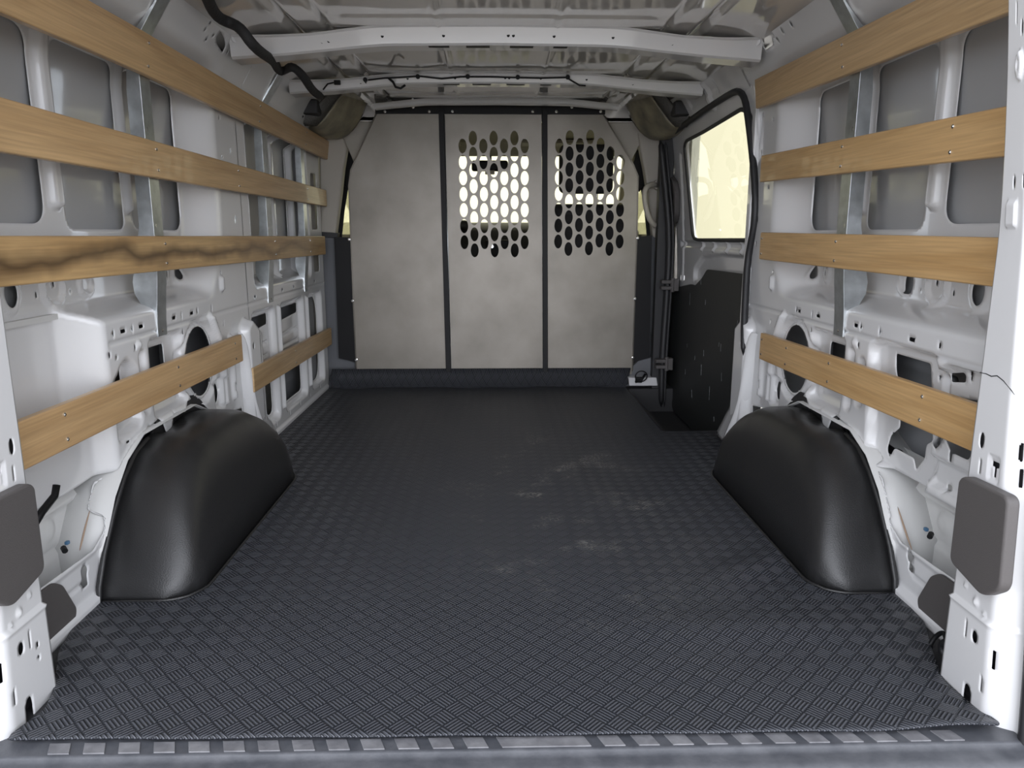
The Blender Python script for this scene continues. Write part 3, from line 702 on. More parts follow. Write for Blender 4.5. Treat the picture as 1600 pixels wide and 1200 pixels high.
# uprights between panels (black square tube with bright edge), top channel
def bar(p, r_, Y, wpx, m='black', name='upright'):
    (x0, z0), (x1, z1) = q(*p), q(*r_); b = MB(); h = wpx*sc[0]/2
    b.add([(x0-h, Y-.012, z0), (x0+h, Y-.012, z0), (x0+h, Y+.01, z0), (x0-h, Y+.01, z0), (x1-h, Y-.012, z1), (x1+h, Y-.012, z1), (x1+h, Y+.01, z1), (x1-h, Y+.01, z1)],
          [(0, 1, 2, 3), (4, 7, 6, 5), (0, 4, 5, 1), (1, 5, 6, 2), (2, 6, 7, 3), (3, 7, 4, 0)])
    return b.build(name, m, pt, bevel=.002)
bar((689.5, 172), (701, 585), YP-.004, 8); bar((851, 172), (852, 585), YP-.004, 8)
for a_, b_ in (((694.5, 180), (705, 585)), ((847, 180), (848.5, 585))):
    (x0, z0), (x1, z1) = q(*a_), q(*b_); MB().tube([(x0, YP-.006, z0), (x1, YP-.006, z1)], .002, 8).build('panel_edge', 'galv', pt, smooth=True)
tb = MB(); x0, z0 = q(590, 176); x1, _ = q(942, 176); tb.box(x0-.01, x1+.01, YP-.012, YP+.02, z0-.006, z0+.040)
tbo = tb.build('top_channel', 'black', pt, bevel=.002)
tb2 = MB(); tb2.box(x0, x1, YP-.006, YP-.003, z0-.005, z0-.002); tb2.build('top_edge', 'galv', pt)
# folded edge along the sloping corners
for pts in (((588, 178), (548, 266), (545, 290), (552, 470), (557, 580)), ((942, 178), (990, 258), (997, 275), (995, 370), (988, 580))):
    MB().tube([(q(*p)[0], YP-.002, q(*p)[1]) for p in pts], .0035, 8).build('folded_edge', 'steel', pt, smooth=True)
for u, v in ((602, 175), (671, 175), (707, 175), (832, 175), (869, 175), (938, 175), (646, 168), (893, 168)):
    x, z = q(u, v); screw((x, YP-.013, z), (0, -1, 0), tbo, .007)
for u, v in ((546, 374), (551, 470), (557, 562), (996, 372), (992, 467), (989, 559)):
    x, z = q(u, v); screw((x, YP-.006, z), (0, -1, 0), pt, .008)
# black side brackets
for s, pts in ((-1, [(522, 370), (547, 371), (558, 584), (556, 566), (529, 560)]), (1, [(995, 370), (1019, 368), (1015, 561), (991, 566), (988, 584)])):
    b = MB(); b.prism([q(*p) for p in pts], lambda a, c, k: (a, YP+.004+k, c), .004)
    b.build('side_bracket', 'black', pt)

# ================================================================== B pillars and trims
def slab(name, pix, Y, t, m, parent=None, bevel=.004, r=.0):
    pl = [q(u, v, Y) for u, v in pix]
    if r: pl = rnd(pl, r)
    b = MB(); b.prism(pl, lambda a, c, k: (a, Y+k, c), t); return b.build(name, m, parent, bevel=bevel)
# left pillar: tall cloth-textured cover above, grey cover below
tl = empty('pillar_trim', (-.84, 3.86, 0)); tag(tl, 'beige upper and grey lower pillar trim left of the partition', 'pillar trim')
slab('upper_cover', [(498, 205), (536, 214), (542, 232), (537, 262), (533, 300), (524, 372), (500, 372)], 3.84, .06, 'beige', tl, .012)
slab('lower_cover', [(498, 366), (523, 370), (531, 558), (556, 566), (560, 600), (506, 600)], 3.845, .06, 'greytrim', tl, .006)
slab('joint_strip', [(500, 362), (528, 364), (527, 372), (500, 371)], 3.838, .05, 'dark', tl, .002)
slab('header_corner', [(500, 190), (605, 168), (605, 205), (557, 264), (543, 230), (520, 222)], 3.87, .03, 'beige', tl, .004)
tr = empty('pillar_trim', (.84, 3.86, 0)); tag(tr, 'beige upper and grey lower pillar trim with grab handle right of the partition', 'pillar trim')
slab('upper_cover', [(996, 205), (1040, 205), (1046, 372), (1020, 372), (1012, 300), (1006, 262), (1000, 232)], 3.86, .06, 'beige', tr, .012)
slab('lower_cover', [(1017, 368), (1045, 366), (1040, 560), (1030, 602), (1012, 602), (1012, 560)], 3.865, .06, 'greytrim', tr, .006)
slab('header_corner', [(930, 168), (1040, 190), (1030, 222), (998, 228), (984, 258), (930, 205)], 3.87, .03, 'beige', tr, .004)
slab('arched_base', [(978, 590), (985, 575), (998, 564), (1016, 559), (1034, 560), (1030, 606), (978, 606)], 3.80, .05, 'greytrim', tr, .004)
gh = empty('grab_handle', tuple(at(1010, 320, Y=3.82))); tag(gh, 'beige curved grab handle on the right pillar', 'grab handle')
pth = [at(1026, 290, Y=3.84), at(1018, 287, Y=3.80), at(1008, 293, Y=3.77), at(1006, 305, Y=3.765), at(1009, 325, Y=3.765), at(1014, 343, Y=3.77), at(1022, 353, Y=3.79), at(1032, 352, Y=3.84)]
MB().tube(pth, [.016, .015, .014, .0135, .0135, .014, .015, .016], 12).build('grip', 'beige', gh, smooth=True, sub=1)
for p in (at(1028, 289, Y=3.845), at(1031, 351, Y=3.845)):
    MB().tube([p, p+Vector((0, -.012, 0))], [.028, .022], 18).build('mount', 'beige', gh, smooth=None, bevel=.002)
# white sill end with black tie ring at the foot of the right pillar
le = MB(); le.prism([q(982, 590, 3.74), (q(1026, 590, 3.74)), q(1028, 603, 3.74), q(983, 603, 3.74)], lambda a, c, k: (a, 3.74+k, c), .06)
tag(le.build('sill_end', 'white', bevel=.004), 'white painted sill end at the foot of the right pillar', 'sill end')
rg = MB(); c = at(1002, 588, Y=3.72); rg.tube([c+Vector((.030*math.cos(a), -.004*math.sin(a), .028*math.sin(a))) for a in np.linspace(0, 2*math.pi, 20)[:-1]], .0035, 8, closed=True)
rg2 = empty('tie_ring', tuple(c)); tag(rg2, 'black wire ring with clip at the foot of the right pillar', 'tie ring')
rg.build('ring', 'black', rg2, smooth=True)
cl = MB(); cl.box(c.x-.028, c.x+.008, c.y+.0, c.y+.02, c.z-.035, c.z-.005); cl.build('clip', 'black', rg2, bevel=.006)
MB().tube([c+Vector((-.03, 0, -.03)), c+Vector((0, -.01, -.018)), c+Vector((.02, 0, .012))], .006, 8).build('latch', 'black', rg2, smooth=True)

# corner insulation trims under the roof
for s in (-1, 1):
    t = empty('corner_trim', (s*.78, 3.62, 1.30))
    tag(t, 'speckled brown and grey headliner corner trim at the top %s of the partition' % ('left' if s < 0 else 'right'), 'headliner trim')
    f = lambda x, y, z: (CX+s*x, y, z)
    # lit inner face: curved band from roof down to the pillar
    ys = [(3.78, 0), (3.66, 1), (3.50, 2)]
    b = MB()
    lp_ = lambda pts, Y: [(-(p.x-CX), p.y, p.z) for p in (at(u, v, Y=Y) for u, v in pts)]
    A_ = lp_(((582, 148), (572, 175), (561, 198), (546, 214), (529, 222), (503, 218)), 3.77)
    C_ = lp_(((540, 138), (527, 157), (515, 174), (505, 188), (497, 197), (476, 197)), 3.47)
    B_ = [tuple((p+q_)/2 + o_ for p, q_, o_ in zip(a_, c_, (.010, 0, -.006))) for a_, c_ in zip(A_, C_)]
    b.v = [f(*p) for r_ in (A_, B_, C_) for p in r_]
    for i in range(2):
        for k in range(5): b.f.append((i*6+k, i*6+k+1, (i+1)*6+k+1, (i+1)*6+k))
    b.build('inner_face', 'headtrim', t, smooth=True, solid=.01, sub=1)
    b = MB(); D_ = lp_(((538, 138), (525, 157), (513, 174), (503, 188), (495, 197), (474, 197)), 3.462)
    E_ = lp_(((522, 138), (510, 153), (497, 167), (482, 179), (466, 186), (452, 190)), 3.40)
    b.v = [f(*p) for r_ in (D_, E_) for p in r_]
    for k in range(5): b.f.append((k, k+1, k+7, k+6))
    b.build('edge_band', 'fabric', t, smooth=True, solid=.012)
    b = MB(); b.box(*sorted((CX+s*.77, CX+s*.845)), 3.36, 3.44, 1.285, 1.345); b.cyl(f(.84, 3.38, 1.30), f(.90, 3.38, 1.29), .03)
    b.build('dark_block', 'dark', t, bevel=.008)
    if s > 0:
        b = MB(); b.box(CX+.735, CX+.755, 3.44, 3.46, 1.345, 1.362); b.build('yellow_connector', 'brass', t, bevel=.002)
        t.children[-1]['label'] = 'yellow connector'

# ================================================================== wooden slats
WD = wood('oak', (.57, .375, .19), (.44, .27, .125)); WD2 = wood('oak', (.56, .38, .20), (.42, .27, .13), seed=3)
WD3 = wood('streaked_oak', (.57, .375, .175), (.38, .225, .095), streak=1, seed=5); WD4 = wood('oak', (.58, .37, .17), (.45, .265, .105), seed=8)
def slat(s, pts, m, label, group, scr=(), X=.845, Xt=None):
    """pts: (Y, z bottom, z top) stations along the slat"""
    X += .0 if s < 0 else 0
    t = empty('wooden_slat', (CX+s*X, pts[0][0], pts[0][1]))
    tag(t, label, 'wooden slat', group)
    b = MB(); th = .018; Xt = Xt if Xt is not None else X
    N = 12
    y0, y1 = pts[0][0], pts[-1][0]
    for i in range(N+1):
        y = y0+(y1-y0)*i/N
        zb = np.interp(y, [p[0] for p in pts], [p[1] for p in pts]); zt = np.interp(y, [p[0] for p in pts], [p[2] for p in pts])
        x0 = CX+s*X; x1 = CX+s*Xt
        b.v += [(x0-s*.009, y, zb), (x0+s*.009, y, zb), (x1+s*.009, y, zt), (x1-s*.009, y, zt)]
    for i in range(N):
        for k in range(4): a = i*4; b.f.append((a+k, a+4+k, a+4+(k+1) % 4, a+(k+1) % 4))
    b.f += [(0, 1, 2, 3), (N*4+3, N*4+2, N*4+1, N*4)]
    b.build('board', m, t, bevel=.0035)
    for y in scr:
        zb = np.interp(y, [p[0] for p in pts], [p[1] for p in pts]); zt = np.interp(y, [p[0] for p in pts], [p[2] for p in pts])
        for f in (.22, .78):
            x = CX+s*(X+(Xt-X)*f); screw((x-s*.0095, y, zb+(zt-zb)*f), (-s, 0, 0), t, .004)
G = 'wooden slats along the side walls'
LX = .850
slat(-1, [(1.20, 1.142, 1.235), (1.77, 1.152, 1.245), (3.90, 1.140, 1.228)], WD, 'highest wooden slat on the left wall, just below the roof', G, (1.90, 2.75, 3.40), X=LX, Xt=.838)
slat(-1, [(1.12, .915, 1.007), (3.78, .911, .99)], WD, 'second wooden slat from the top on the left wall', G, (1.91, 2.5, 3.40), X=LX)
slat(-1, [(1.12, .692, .777), (3.70, .680, .768)], WD3, 'left wall wooden slat with dark brown wavy streaks along the grain', G, (1.91, 2.86, 3.40), X=LX)
slat(-1, [(1.16, .371, .459), (2.42, .369, .457)], WD, 'lowest slat on the left wall, above the wheel arch cover', G, (1.40, 1.92, 2.35), X=LX)
slat(-1, [(2.51, .243, .329), (3.74, .228, .314)], WD2, 'short low slat at the front of the left wall near the partition', G, (3.05,), X=LX)
RX = .848
slat(1, [(1.195, 1.135, 1.225), (2.52, 1.178, 1.268)], WD2, 'highest wooden slat on the right wall, just below the roof', G, (1.90,), X=RX, Xt=.838)
slat(1, [(1.195, .904, .986), (2.44, .942, 1.024)], WD4, 'second wooden slat from the top on the right wall', G, (1.42, 1.87), X=RX)
slat(1, [(1.195, .690, .773), (2.40, .699, .784)], WD4, 'right wall wooden slat level with the bottom of the side window', G, (1.86, 2.38), X=RX)
slat(1, [(1.165, .398, .484), (2.34, .383, .468)], WD4, 'lowest wooden slat on the right wall, sloping above the wheel arch cover', G, (1.42, 1.84, 2.12, 2.32), X=RX)

# galvanised uprights: folded angle that follows the wall
def upright(s, y, label, prof, web=.045, fl_=.050, lean=0):
    t = empty('steel_upright', (CX+s*.87, y, prof[0][1])); tag(t, label, 'steel upright', 'galvanised uprights')
    b = MB()
    for i, (x, z, w_) in enumerate(prof):
        yy = y+lean*(z-.5)
        b.v += [(CX+s*(x+w_), yy, z), (CX+s*x, yy, z), (CX+s*x, yy+fl_, z)]
    for i in range(len(prof)-1):
        a = i*3
        for k in (0, 1): b.f.append((a+k, a+k+1, a+k+4, a+k+3))
    o = b.build('angle_profile', 'galv', t, solid=-.0025, bevel=.0012)
    screw((CX+s*(prof[0][0]-.001), y+fl_*.5, prof[0][1]+.014), (-s, 0, 0), o, .005)
    for z in (.80, 1.03): MB().tube([(CX+s*.862, y+.016, z), (CX+s*.868, y+.016, z)], .006, 10).build('bolt', 'chrome', o)
    return t
pr = [(.878, .520, .002), (.877, .56, .004), (.875, .59, .03), (.871, .63, .055), (.868, .66, .06), (.864, .72, .05), (.864, .80, .034), (.864, 1.12, .032), (.864, 1.19, .025), (.852, 1.25, .015), (.812, 1.31, .004), (.790, 1.345, .002), (.768, 1.372, .002)]
upright(-1, 1.905, 'galvanised steel upright in the rear half of the left wall', pr)
upright(-1, 2.85, 'galvanised steel upright in the middle of the front left wall section', [(x, z, w_*.85) for x, z, w_ in pr[:-1]], fl_=.06)
upright(-1, 3.40, 'galvanised steel upright nearest the partition on the left wall', [(x, z, w_*.75) for x, z, w_ in pr[:9]], fl_=.05)
upright(1, 1.86, 'galvanised steel upright on the right wall', pr)

# ================================================================== wheel arch covers
def cover(s, label):
    t = empty('wheel_arch_cover', (CX+s*.80, 2.0, 0)); tag(t, label, 'wheel arch cover', 'wheel arch covers')
    xin = .665 if s < 0 else .70
    H_ = [(1.492, .0), (1.497, .03), (1.53, .09), (1.59, .168), (1.65, .228), (1.71, .268), (1.78, .284), (1.90, .288), (2.06, .282), (2.15, .268), (2.24, .228), (2.32, .160), (2.39, .07), (2.41, .03), (2.42, 0)]
    def hh(y): return float(np.interp(y, [a for a, b in H_], [b for a, b in H_]))
    def xi(y):
        a = max(0, min(1, (y-1.492)/.075)); c = max(0, min(1, (2.42-y)/.16))
        return xin + .085*(1-math.sqrt(max(0, 1-(1-a)**2))) + .13*(1-math.sqrt(max(0, 1-(1-c)**2.2)))
    ys = sorted(set([1.492, 1.494, 1.498, 1.505] + list(np.linspace(1.512, 2.395, 44)) + [2.405, 2.412, 2.417, 2.42]))
    K = 22; b = MB()
    for y in ys:
        h = max(hh(y), .0015); x_in = xi(y)
        for k in range(K+1):
            a = k/K*math.pi/2; n_ = 2/5.2
            u = math.cos(a)**n_ if k < K else 0; v = math.sin(a)**n_ if k else 0
            x = .876-(.876-x_in)*u; z = h*v
            x += .05*(z/.29)*u
            # shallow dent under the tab
            z -= .022*math.exp(-((y-1.90)/.055)**2-((x-.868)/.035)**2) if k > K//2 else 0
            b.v.append((CX+s*x, y, z))
    for i in range(len(ys)-1):
        for k in range(K): a = i*(K+1)+k; b.f.append((a, a+1, a+K+2, a+K+1))
    body = b.build('shell', 'plastic', t, smooth=True, solid=.003)
    # foot flange
    fb = MB(); lip = [(CX+s*(xi(y)-.006), y+(-.006 if y < 1.52 else .006 if y > 2.40 else 0), .004) for y in ys]
    fb.tube([(CX+s*.872, 1.489, .002)]+lip+[(CX+s*.872, 2.423, .002)], .0035, 8); fb.build('foot_lip', 'plastic', t, smooth=True)
    # raised rib along the wall edge on the rear face
    rb = MB(); rb.tube([(CX+s*.868, y-.004, hh(y)+.001) for y in (1.492, 1.494, 1.497, 1.53, 1.56, 1.59, 1.62, 1.65, 1.68, 1.71, 1.745, 1.78)], .006, 10); rb.build('edge_rib', 'plastic', t, smooth=True)
    b2 = MB()
    b2.prism(rnd([(1.80, .25), (1.845, .29), (1.875, .318), (1.90, .29), (1.95, .285), (1.985, .308), (2.03, .304), (2.06, .325), (2.11, .325), (2.16, .295), (2.21, .24)], .01, 3), lambda a, c, k: (CX+s*(.884+k), a, c), .006)
    b2.build('fixing_tab', 'plastic', t, bevel=.002)
    return t
cover(-1, 'moulded black plastic wheel arch cover on the left side of the floor')
cover(1, 'moulded black plastic wheel arch cover on the right side of the floor')

# ================================================================== pads on the rear pillars
for s in (-1, 1):
    nm = 'left' if s < 0 else 'right'
    pl = rnd([(1.045, .235), (1.085, .205), (1.175, .225), (1.177, .372), (1.165, .382), (1.055, .385)], .016, 6)
    b = MB(); x0 = .792-.002; b.prism(pl, lambda a, c, k: (CX+s*(x0-.020+k), a, c), .022)
    tag(b.build('pillar_pad', 'pad', bevel=.005, segs=3), 'large grey plastic pad on the %s rear pillar' % nm, 'pillar pad', 'large pillar pads')
    pl = rnd([(1.20, .122), (1.345, .118), (1.372, .100), (1.408, .030), (1.400, .012), (1.35, -.003), (1.20, -.003)], .01, 4)
    b = MB(); b.prism(pl, lambda a, c, k: (CX+s*(.868+k), a, c), .007)
    tag(b.build('wall_pad', 'pad', bevel=.002), 'small flat grey pad on the lower %s wall behind the rear pillar' % nm, 'wall pad', 'small wall pads')

# ================================================================== wiring
hp = [at(u, v, Z=z) for u, v, z in ((316, -25, 1.35), (325, 0, 1.35), (333, 18, 1.345), (345, 31, 1.34), (362, 36, 1.34), (377, 44, 1.32), (388, 62, 1.290), (403, 79, 1.275), (420, 90, 1.30), (430, 97, 1.315), (433, 108, 1.315), (440, 113, 1.315), (448, 108, 1.32),
      (455, 103, 1.325), (466, 110, 1.32), (477, 123, 1.300), (484, 136, 1.285), (493, 146, 1.285), (504, 152, 1.30))]
h = MB(); h.tube(hp, [.0155]*len(hp), 12)
tag(h.build('wiring_harness', 'tape', smooth=True, sub=1), 'thick black taped wiring harness running under the roof at top left', 'wiring harness')
yb = 3.02-.0475
cabp = [(575, 125), (600, 122), (625, 121), (655, 119), (690, 123), (720, 120), (765, 120), (800, 121), (845, 122), (885, 121), (893, 126), (905, 133), (915, 134)]
ca = empty('roof_cable', tuple(at(740, 121, Y=yb))); tag(ca, 'thin black cable clipped along the second roof rib', 'cable')
MB().tube([at(u, v, Y=yb-.003) for u, v in cabp], .0032, 8).build('cord', 'black', ca, smooth=True)
MB().tube([at(607, 122, Y=yb-.003), at(614, 128, Y=yb-.006), at(618, 136, Y=yb-.01), at(626, 138, Y=yb-.01), at(633, 133, Y=yb-.006)], .0045, 8).build('branch', 'black', ca, smooth=True)
for u, v in ((571, 125), (653, 120), (731, 120), (809, 121), (887, 121)):
    p = at(u, v, Y=yb-.002); MB().tube([p, p+Vector((0, -.008, 0))], .0085, 12).build('clip', 'black', ca)
wc = empty('connector_cable', tuple(at(520, 130, Y=2.95))); tag(wc, 'short black connector lead at the left end of the second roof rib', 'cable')
MB().tube([at(505, 140, Y=2.99), at(512, 131, Y=2.975), at(521, 129, Y=2.97), at(526, 129, Y=2.97)], .003, 8).build('lead', 'black', wc, smooth=True)
p = at(527, 129, Y=2.965); MB().box(p.x-.012, p.x+.012, p.y-.006, p.y+.006, p.z-.008, p.z+.008).build('plug', 'black', wc, bevel=.002)
st_ = MB(); st_.tube([at(50, 825, X=-.905), at(65, 800, X=-.905), at(85, 775, X=-.905), at(88, 758, X=-.905)], .008, 8)
tag(st_.build('body_strap', 'black', smooth=True), 'short black strap inside the opening of the left rear corner', 'strap')
# grommets and sealant bits in both lower corners
for s, pts, lab in ((-1, ((105, 848), (99, 856)), 'left'), (1, ((1447, 827), (1455, 834)), 'right')):
    c = empty('wire_clip', tuple(at(*pts[0], X=CX+s*.93))); tag(c, 'small blue and black clip in the opening of the %s rear corner' % lab, 'clip')
    a_, b_ = at(*pts[0], X=CX+s*.93), at(*pts[1], X=CX+s*.927)
    MB().box(a_.x-.004, a_.x+.004, a_.y-.005, a_.y+.005, a_.z-.004, a_.z+.004).build('clip_body', 'blue', c, bevel=.002)
    MB().tube([b_, b_+Vector((-s*.01, -.012, -.002))], .006, 8).build('plug', 'black', c)
for s, pts, lab in ((-1, ((141, 795), (134, 820), (128, 845), (124, 862)), 'left'), (1, ((1402, 790), (1410, 815), (1418, 840), (1426, 862)), 'right')):
    b = MB(); b.tube([at(u, v, X=CX+s*.900) for u, v in pts], [.0012, .0022, .0026, .0012], 8)
    tag(b.build('sealant_bead', 'tan', smooth=True, sub=1), 'tan sealant bead on the metal seam of the %s wheel housing' % lab, 'sealant')
# jack-like black coil at the rear right corner
jc = empty('tie_down_coil', tuple(at(1470, 1020, X=.83))); tag(jc, 'black coiled strap with loop on the floor beside the right rear pillar', 'coiled strap')
c = at(1474, 1016, X=.845)
MB().tube([c+Vector((.008*math.sin(a*2), .035*math.cos(a), .030*math.sin(a))) for a in np.linspace(0, 2*math.pi, 22)[:-1]], .0045, 8, closed=True).build('loop', 'black', jc, smooth=True)
MB().tube([c+Vector((.01, .018*math.cos(a), -.004+.016*math.sin(a))) for a in np.linspace(0, 2*math.pi, 14)[:-1]], .009, 8, closed=True).build('coil', 'rubber', jc, smooth=True)
# wires seen through the big cut-out of the right wall
wb = empty('wire_bundle', tuple(at(1395, 700, X=.95))); tag(wb, 'black wire bundle with red wire inside the cut-out of the right wall', 'wire bundle')
for i in range(6):
    pts = [at(1370+random.uniform(0, 10), 690+random.uniform(0, 15), X=.93), at(1385+random.uniform(-5, 8), 700+random.uniform(-8, 8), X=.945), at(1400+random.uniform(-5, 8), 706+random.uniform(-6, 8), X=.94), at(1412, 712+random.uniform(-5, 5), X=.95)]
    MB().tube(pts, .0055, 8).build('wire', 'black', wb, smooth=True, sub=1)
MB().tube([at(1384, 655, X=.93), at(1389, 668, X=.925), at(1384, 678, X=.93), at(1388, 690, X=.935)], .0025, 6).build('red_wire', 'red', wb, smooth=True, sub=1)
wb.children[-1]['label'] = 'red wire'

# ================================================================== right side door
DOOR = [(-.3, .918), (.60, .918), (.72, .912), (.95, .892), (1.22, .858), (1.40, .82)]
dd = lambda *pts: ons(pts, 1, DOOR)
winp = dd((1070, 228), (1073, 220), (1100, 206)) + [on(1168, 184, 1, DOOR), (2.70, 1.215), (2.62, 1.19), (2.60, .80), (2.62, .762)] + dd((1178, 368), (1090, 375), (1083, 371))
winp = [winp[0], winp[1], winp[2], (2.72, 1.21), (2.625, 1.175), (2.60, .80), (2.63, .757), winp[-2], winp[-1]]
base_d = lambda A, B: np.interp(B, [z for z, x in DOOR], [x for z, x in DOOR])
dfe = [(rnd([(2.60, .60), (2.60, .70), (3.05, .70), (3.34, .68), (3.48, .62), (3.48, .56), (3.10, .58), (2.9, .62)], .03), .014, .012), (rnd([(3.66, .55), (3.69, .55), (3.64, 1.15), (3.60, 1.15)], .01), .010, .01),
       (rnd(rect(2.60, 3.72, .715, .745), .01), .010, .008)]
for y in (2.80, 2.98, 3.16, 3.34): dfe.append((rect(y-.012, y+.012, .705, .748), -.008, .008))
dho = [winp] + [rnd(rect(*(lambda p: (p[0]-.007, p[0]+.007, p[1]-.012, p[1]+.012))(on(u, v, 1, DOOR))), .003) for u, v in ((1156, 412), (1064, 434), (1069, 434))]
door = tag(sheet('door_1', 2.58, 3.80, -.13, 1.32, .007, base_d, dfe, dho, side(1), 'white'), kind='structure')
def ds(y, z, d=0): return (CX+float(np.interp(z, [a for a, b in DOOR], [b for a, b in DOOR]))+d, y, z)
wpts = rnd(winp, .03, 5)
g = MB(); n_ = len(wpts); g.v = [ds(y, z, .012) for y, z in wpts]+[ds(sum(p[0] for p in wpts)/n_, sum(p[1] for p in wpts)/n_, .012)]
g.f = [(i, (i+1) % n_, n_) for i in range(n_)]; g.build('window_pane', 'glass2', door)
MB().tube([ds(y, z, -.001) for y, z in wpts], .008, 8, closed=True).build('window_gasket', 'rubber', door, smooth=True)
ln = dd((1048, 462), (1056, 450), (1083, 444), (1090, 446), (1101, 434), (1108, 421)) + [on(1166, 428, 1, DOOR), (2.60, .64), (2.60, -.12), (3.70, -.12)] + dd((1043, 600),)
lo = plate('liner_panel', rnd(ln, .02, 4), [], lambda a, b, c: (CX+.909+c, a, b), .005, 'liner', door)
sc_ = MB()
for i in range(16):
    y, z = random.uniform(2.75, 3.5), random.uniform(.0, .58); a = random.uniform(1.0, 2.1); L = random.uniform(.015, .06)
    p0 = Vector((CX+.9062, y, z)); sc_.tube([p0, p0+Vector((0, math.cos(a)*L*.4, math.sin(a)*L))], .0007, 5)
sc_.build('scratches', 'foam', lo)
hd = MB(); hp_ = rnd([ds(0, 0) and on(u, v, 1, DOOR) for u, v in ((1044, 276), (1052, 271), (1060, 283), (1063, 300), (1063, 335), (1060, 348), (1052, 355), (1043, 350), (1040, 330), (1040, 290))], .01)
hd.prism(hp_, lambda a, c, k: (CX+float(np.interp(c, [z for z, x in DOOR], [x for z, x in DOOR]))-.03+k, a, c), .03)
lp = hd.build('latch_cover', 'pad', door, bevel=.008)
c0 = at(1043, 312, X=.865); MB().box(c0.x-.01, c0.x+.01, c0.y-.03, c0.y+.03, c0.z-.06, c0.z+.06).build('latch_slot', 'dark', lp, bevel=.003)
for u, v in ((1042, 445), (1033, 568)):
    c = at(u, v, Y=3.70); hg = MB(); hg.box(c.x-.030, c.x+.022, c.y-.02, c.y+.02, c.z+.006, c.z+.024); hg.box(c.x-.030, c.x+.022, c.y-.02, c.y+.02, c.z-.024, c.z-.006)
    hg.cyl((c.x+.026, c.y-.01, c.z-.036), (c.x+.026, c.y-.01, c.z+.036), .011)
    hg.box(c.x+.03, c.x+.055, c.y-.025, c.y+.015, c.z-.03, c.z+.03)
    hg.build('door_hinge', 'pad', door, bevel=.003)
# opening seal on the body side
def seal(name, pts, r, m='rubber'): return MB().tube(pts, r, 10).build(name, m, wr, smooth=True, sub=1)
X_ = lambda u, v, x: at(u, v, X=CX+x)
seal('opening_seal', [X_(1040, 218, .83), X_(1055, 205, .832), X_(1100, 172, .835), X_(1140, 147, .838), X_(1152, 141, .84), X_(1161, 146, .845), X_(1166, 160, .85), X_(1171, 200, .858), X_(1178, 260, .868), X_(1181, 310, .873), X_(1180, 350, .875), X_(1172, 385, .872), X_(1167, 415, .868), X_(1164, 480, .858), X_(1161, 560, .845)], .013)
seal('pillar_seal', [at(1032, 218, Y=3.74), at(1036, 260, Y=3.735), at(1043, 320, Y=3.73), at(1047, 380, Y=3.73), at(1043, 445, Y=3.73), at(1038, 520, Y=3.73), at(1034, 570, Y=3.73), at(1033, 640, Y=3.73)], .018)
seal('pillar_seal', [at(1040, 218, Y=3.72), at(1043, 260, Y=3.715), at(1050, 320, Y=3.71), at(1053, 380, Y=3.71), at(1049, 445, Y=3.71), at(1044, 520, Y=3.71), at(1040, 570, Y=3.71), at(1038, 640, Y=3.71)], .007, 'dark')
# roof rail above the door and body sheet beside it
sheet('door_header', 2.60, 3.86, 1.215, 1.40, .01, base_wall, [(rnd(rect(2.9, 3.3, 1.30, 1.34), .01), .006, .01), (rnd(rect(3.0, 3.06, 1.25, 1.36), .02), -.010, .012)], [rnd(rect(2.92, 2.926, 1.30, 1.32), .001)], side(1), 'white', wr)
hs = MB(); hs.box(CX+.87, CX+.99, 2.6, 3.9, 1.30, 1.40); hs.box(CX+.95, CX+.99, 3.74, 3.9, -.1, 1.35); hs.build('body_side', 'white', wr)
# headliner side filler between seal and corner trim
fb = MB(); fb.v = [tuple(at(u, v, Y=y)) for u, v, y in ((1000, 205, 3.70), (1052, 205, 3.55), (1110, 165, 2.95), (1060, 180, 3.30))]
sx = MB(); sx.box(CX+.80, CX+.868, 3.75, 3.80, -.1, 1.33); sx.build('pillar_body', 'dark', wr, bevel=.004)
fm = MB(); fm.box(CX+.862, CX+.95, 2.585, 2.62, -.13, 1.25); fm.build('pillar_return', 'white', wr, bevel=.006)

# ================================================================== cab ahead of the partition
cab = MB()
cab.box(-.99, -.90, 3.82, 4.15, -.3, 1.42); cab.box(.92, 1.01, 3.82, 4.15, -.3, 1.42)
cab.box(-.99, -.93, 4.15, 5.7, -.3, .775); cab.box(.95, 1.01, 4.15, 5.7, -.3, .775)
cab.box(-.99, -.93, 4.15, 5.0, 1.24, 1.44); cab.box(.95, 1.01, 4.15, 5.0, 1.24, 1.44)
cab.box(-.99, 1.01, 5.62, 5.7, -.3, .84)
tag(cab.build('wall_cab', 'beige'), kind='structure')
ch = MB(); ch.box(-.98, 1.0, 3.83, 4.86, 1.325, 1.34); ch.prism([(4.70, 1.33), (4.82, 1.265), (4.90, 1.262), (4.92, 1.36), (4.70, 1.36)], lambda a, c, k: (-.98+k, a, c), 1.98); tag(ch.build('ceiling_cab', 'lining'), kind='structure')
ch2 = MB()
for s in (-1, 1):
    ch2.v += [(CX+s*.80, 4.80, 1.26), (CX+s*.88, 4.80, 1.26), (CX+s*.95, 5.55, .80), (CX+s*.88, 5.55, .80), (CX+s*.80, 4.86, 1.30), (CX+s*.88, 4.86, 1.30), (CX+s*.95, 5.60, .80), (CX+s*.88, 5.60, .80)]
for k in (0, 8): ch2.f += [tuple(i+k for i in f) for f in ((0, 1, 2, 3), (4, 7, 6, 5), (0, 4, 5, 1), (1, 5, 6, 2), (2, 6, 7, 3), (3, 7, 4, 0))]
tag(ch2.build('trim_1', 'beige', bevel=.01), kind='structure')
wz = MB(); wz.v = [(CX-.86, 4.87, 1.27), (CX+.86, 4.87, 1.27), (CX+.93, 5.60, .80), (CX-.93, 5.60, .80)]; wz.f = [(0, 1, 2, 3)]
tag(wz.build('window_1', 'glass'), kind='structure')
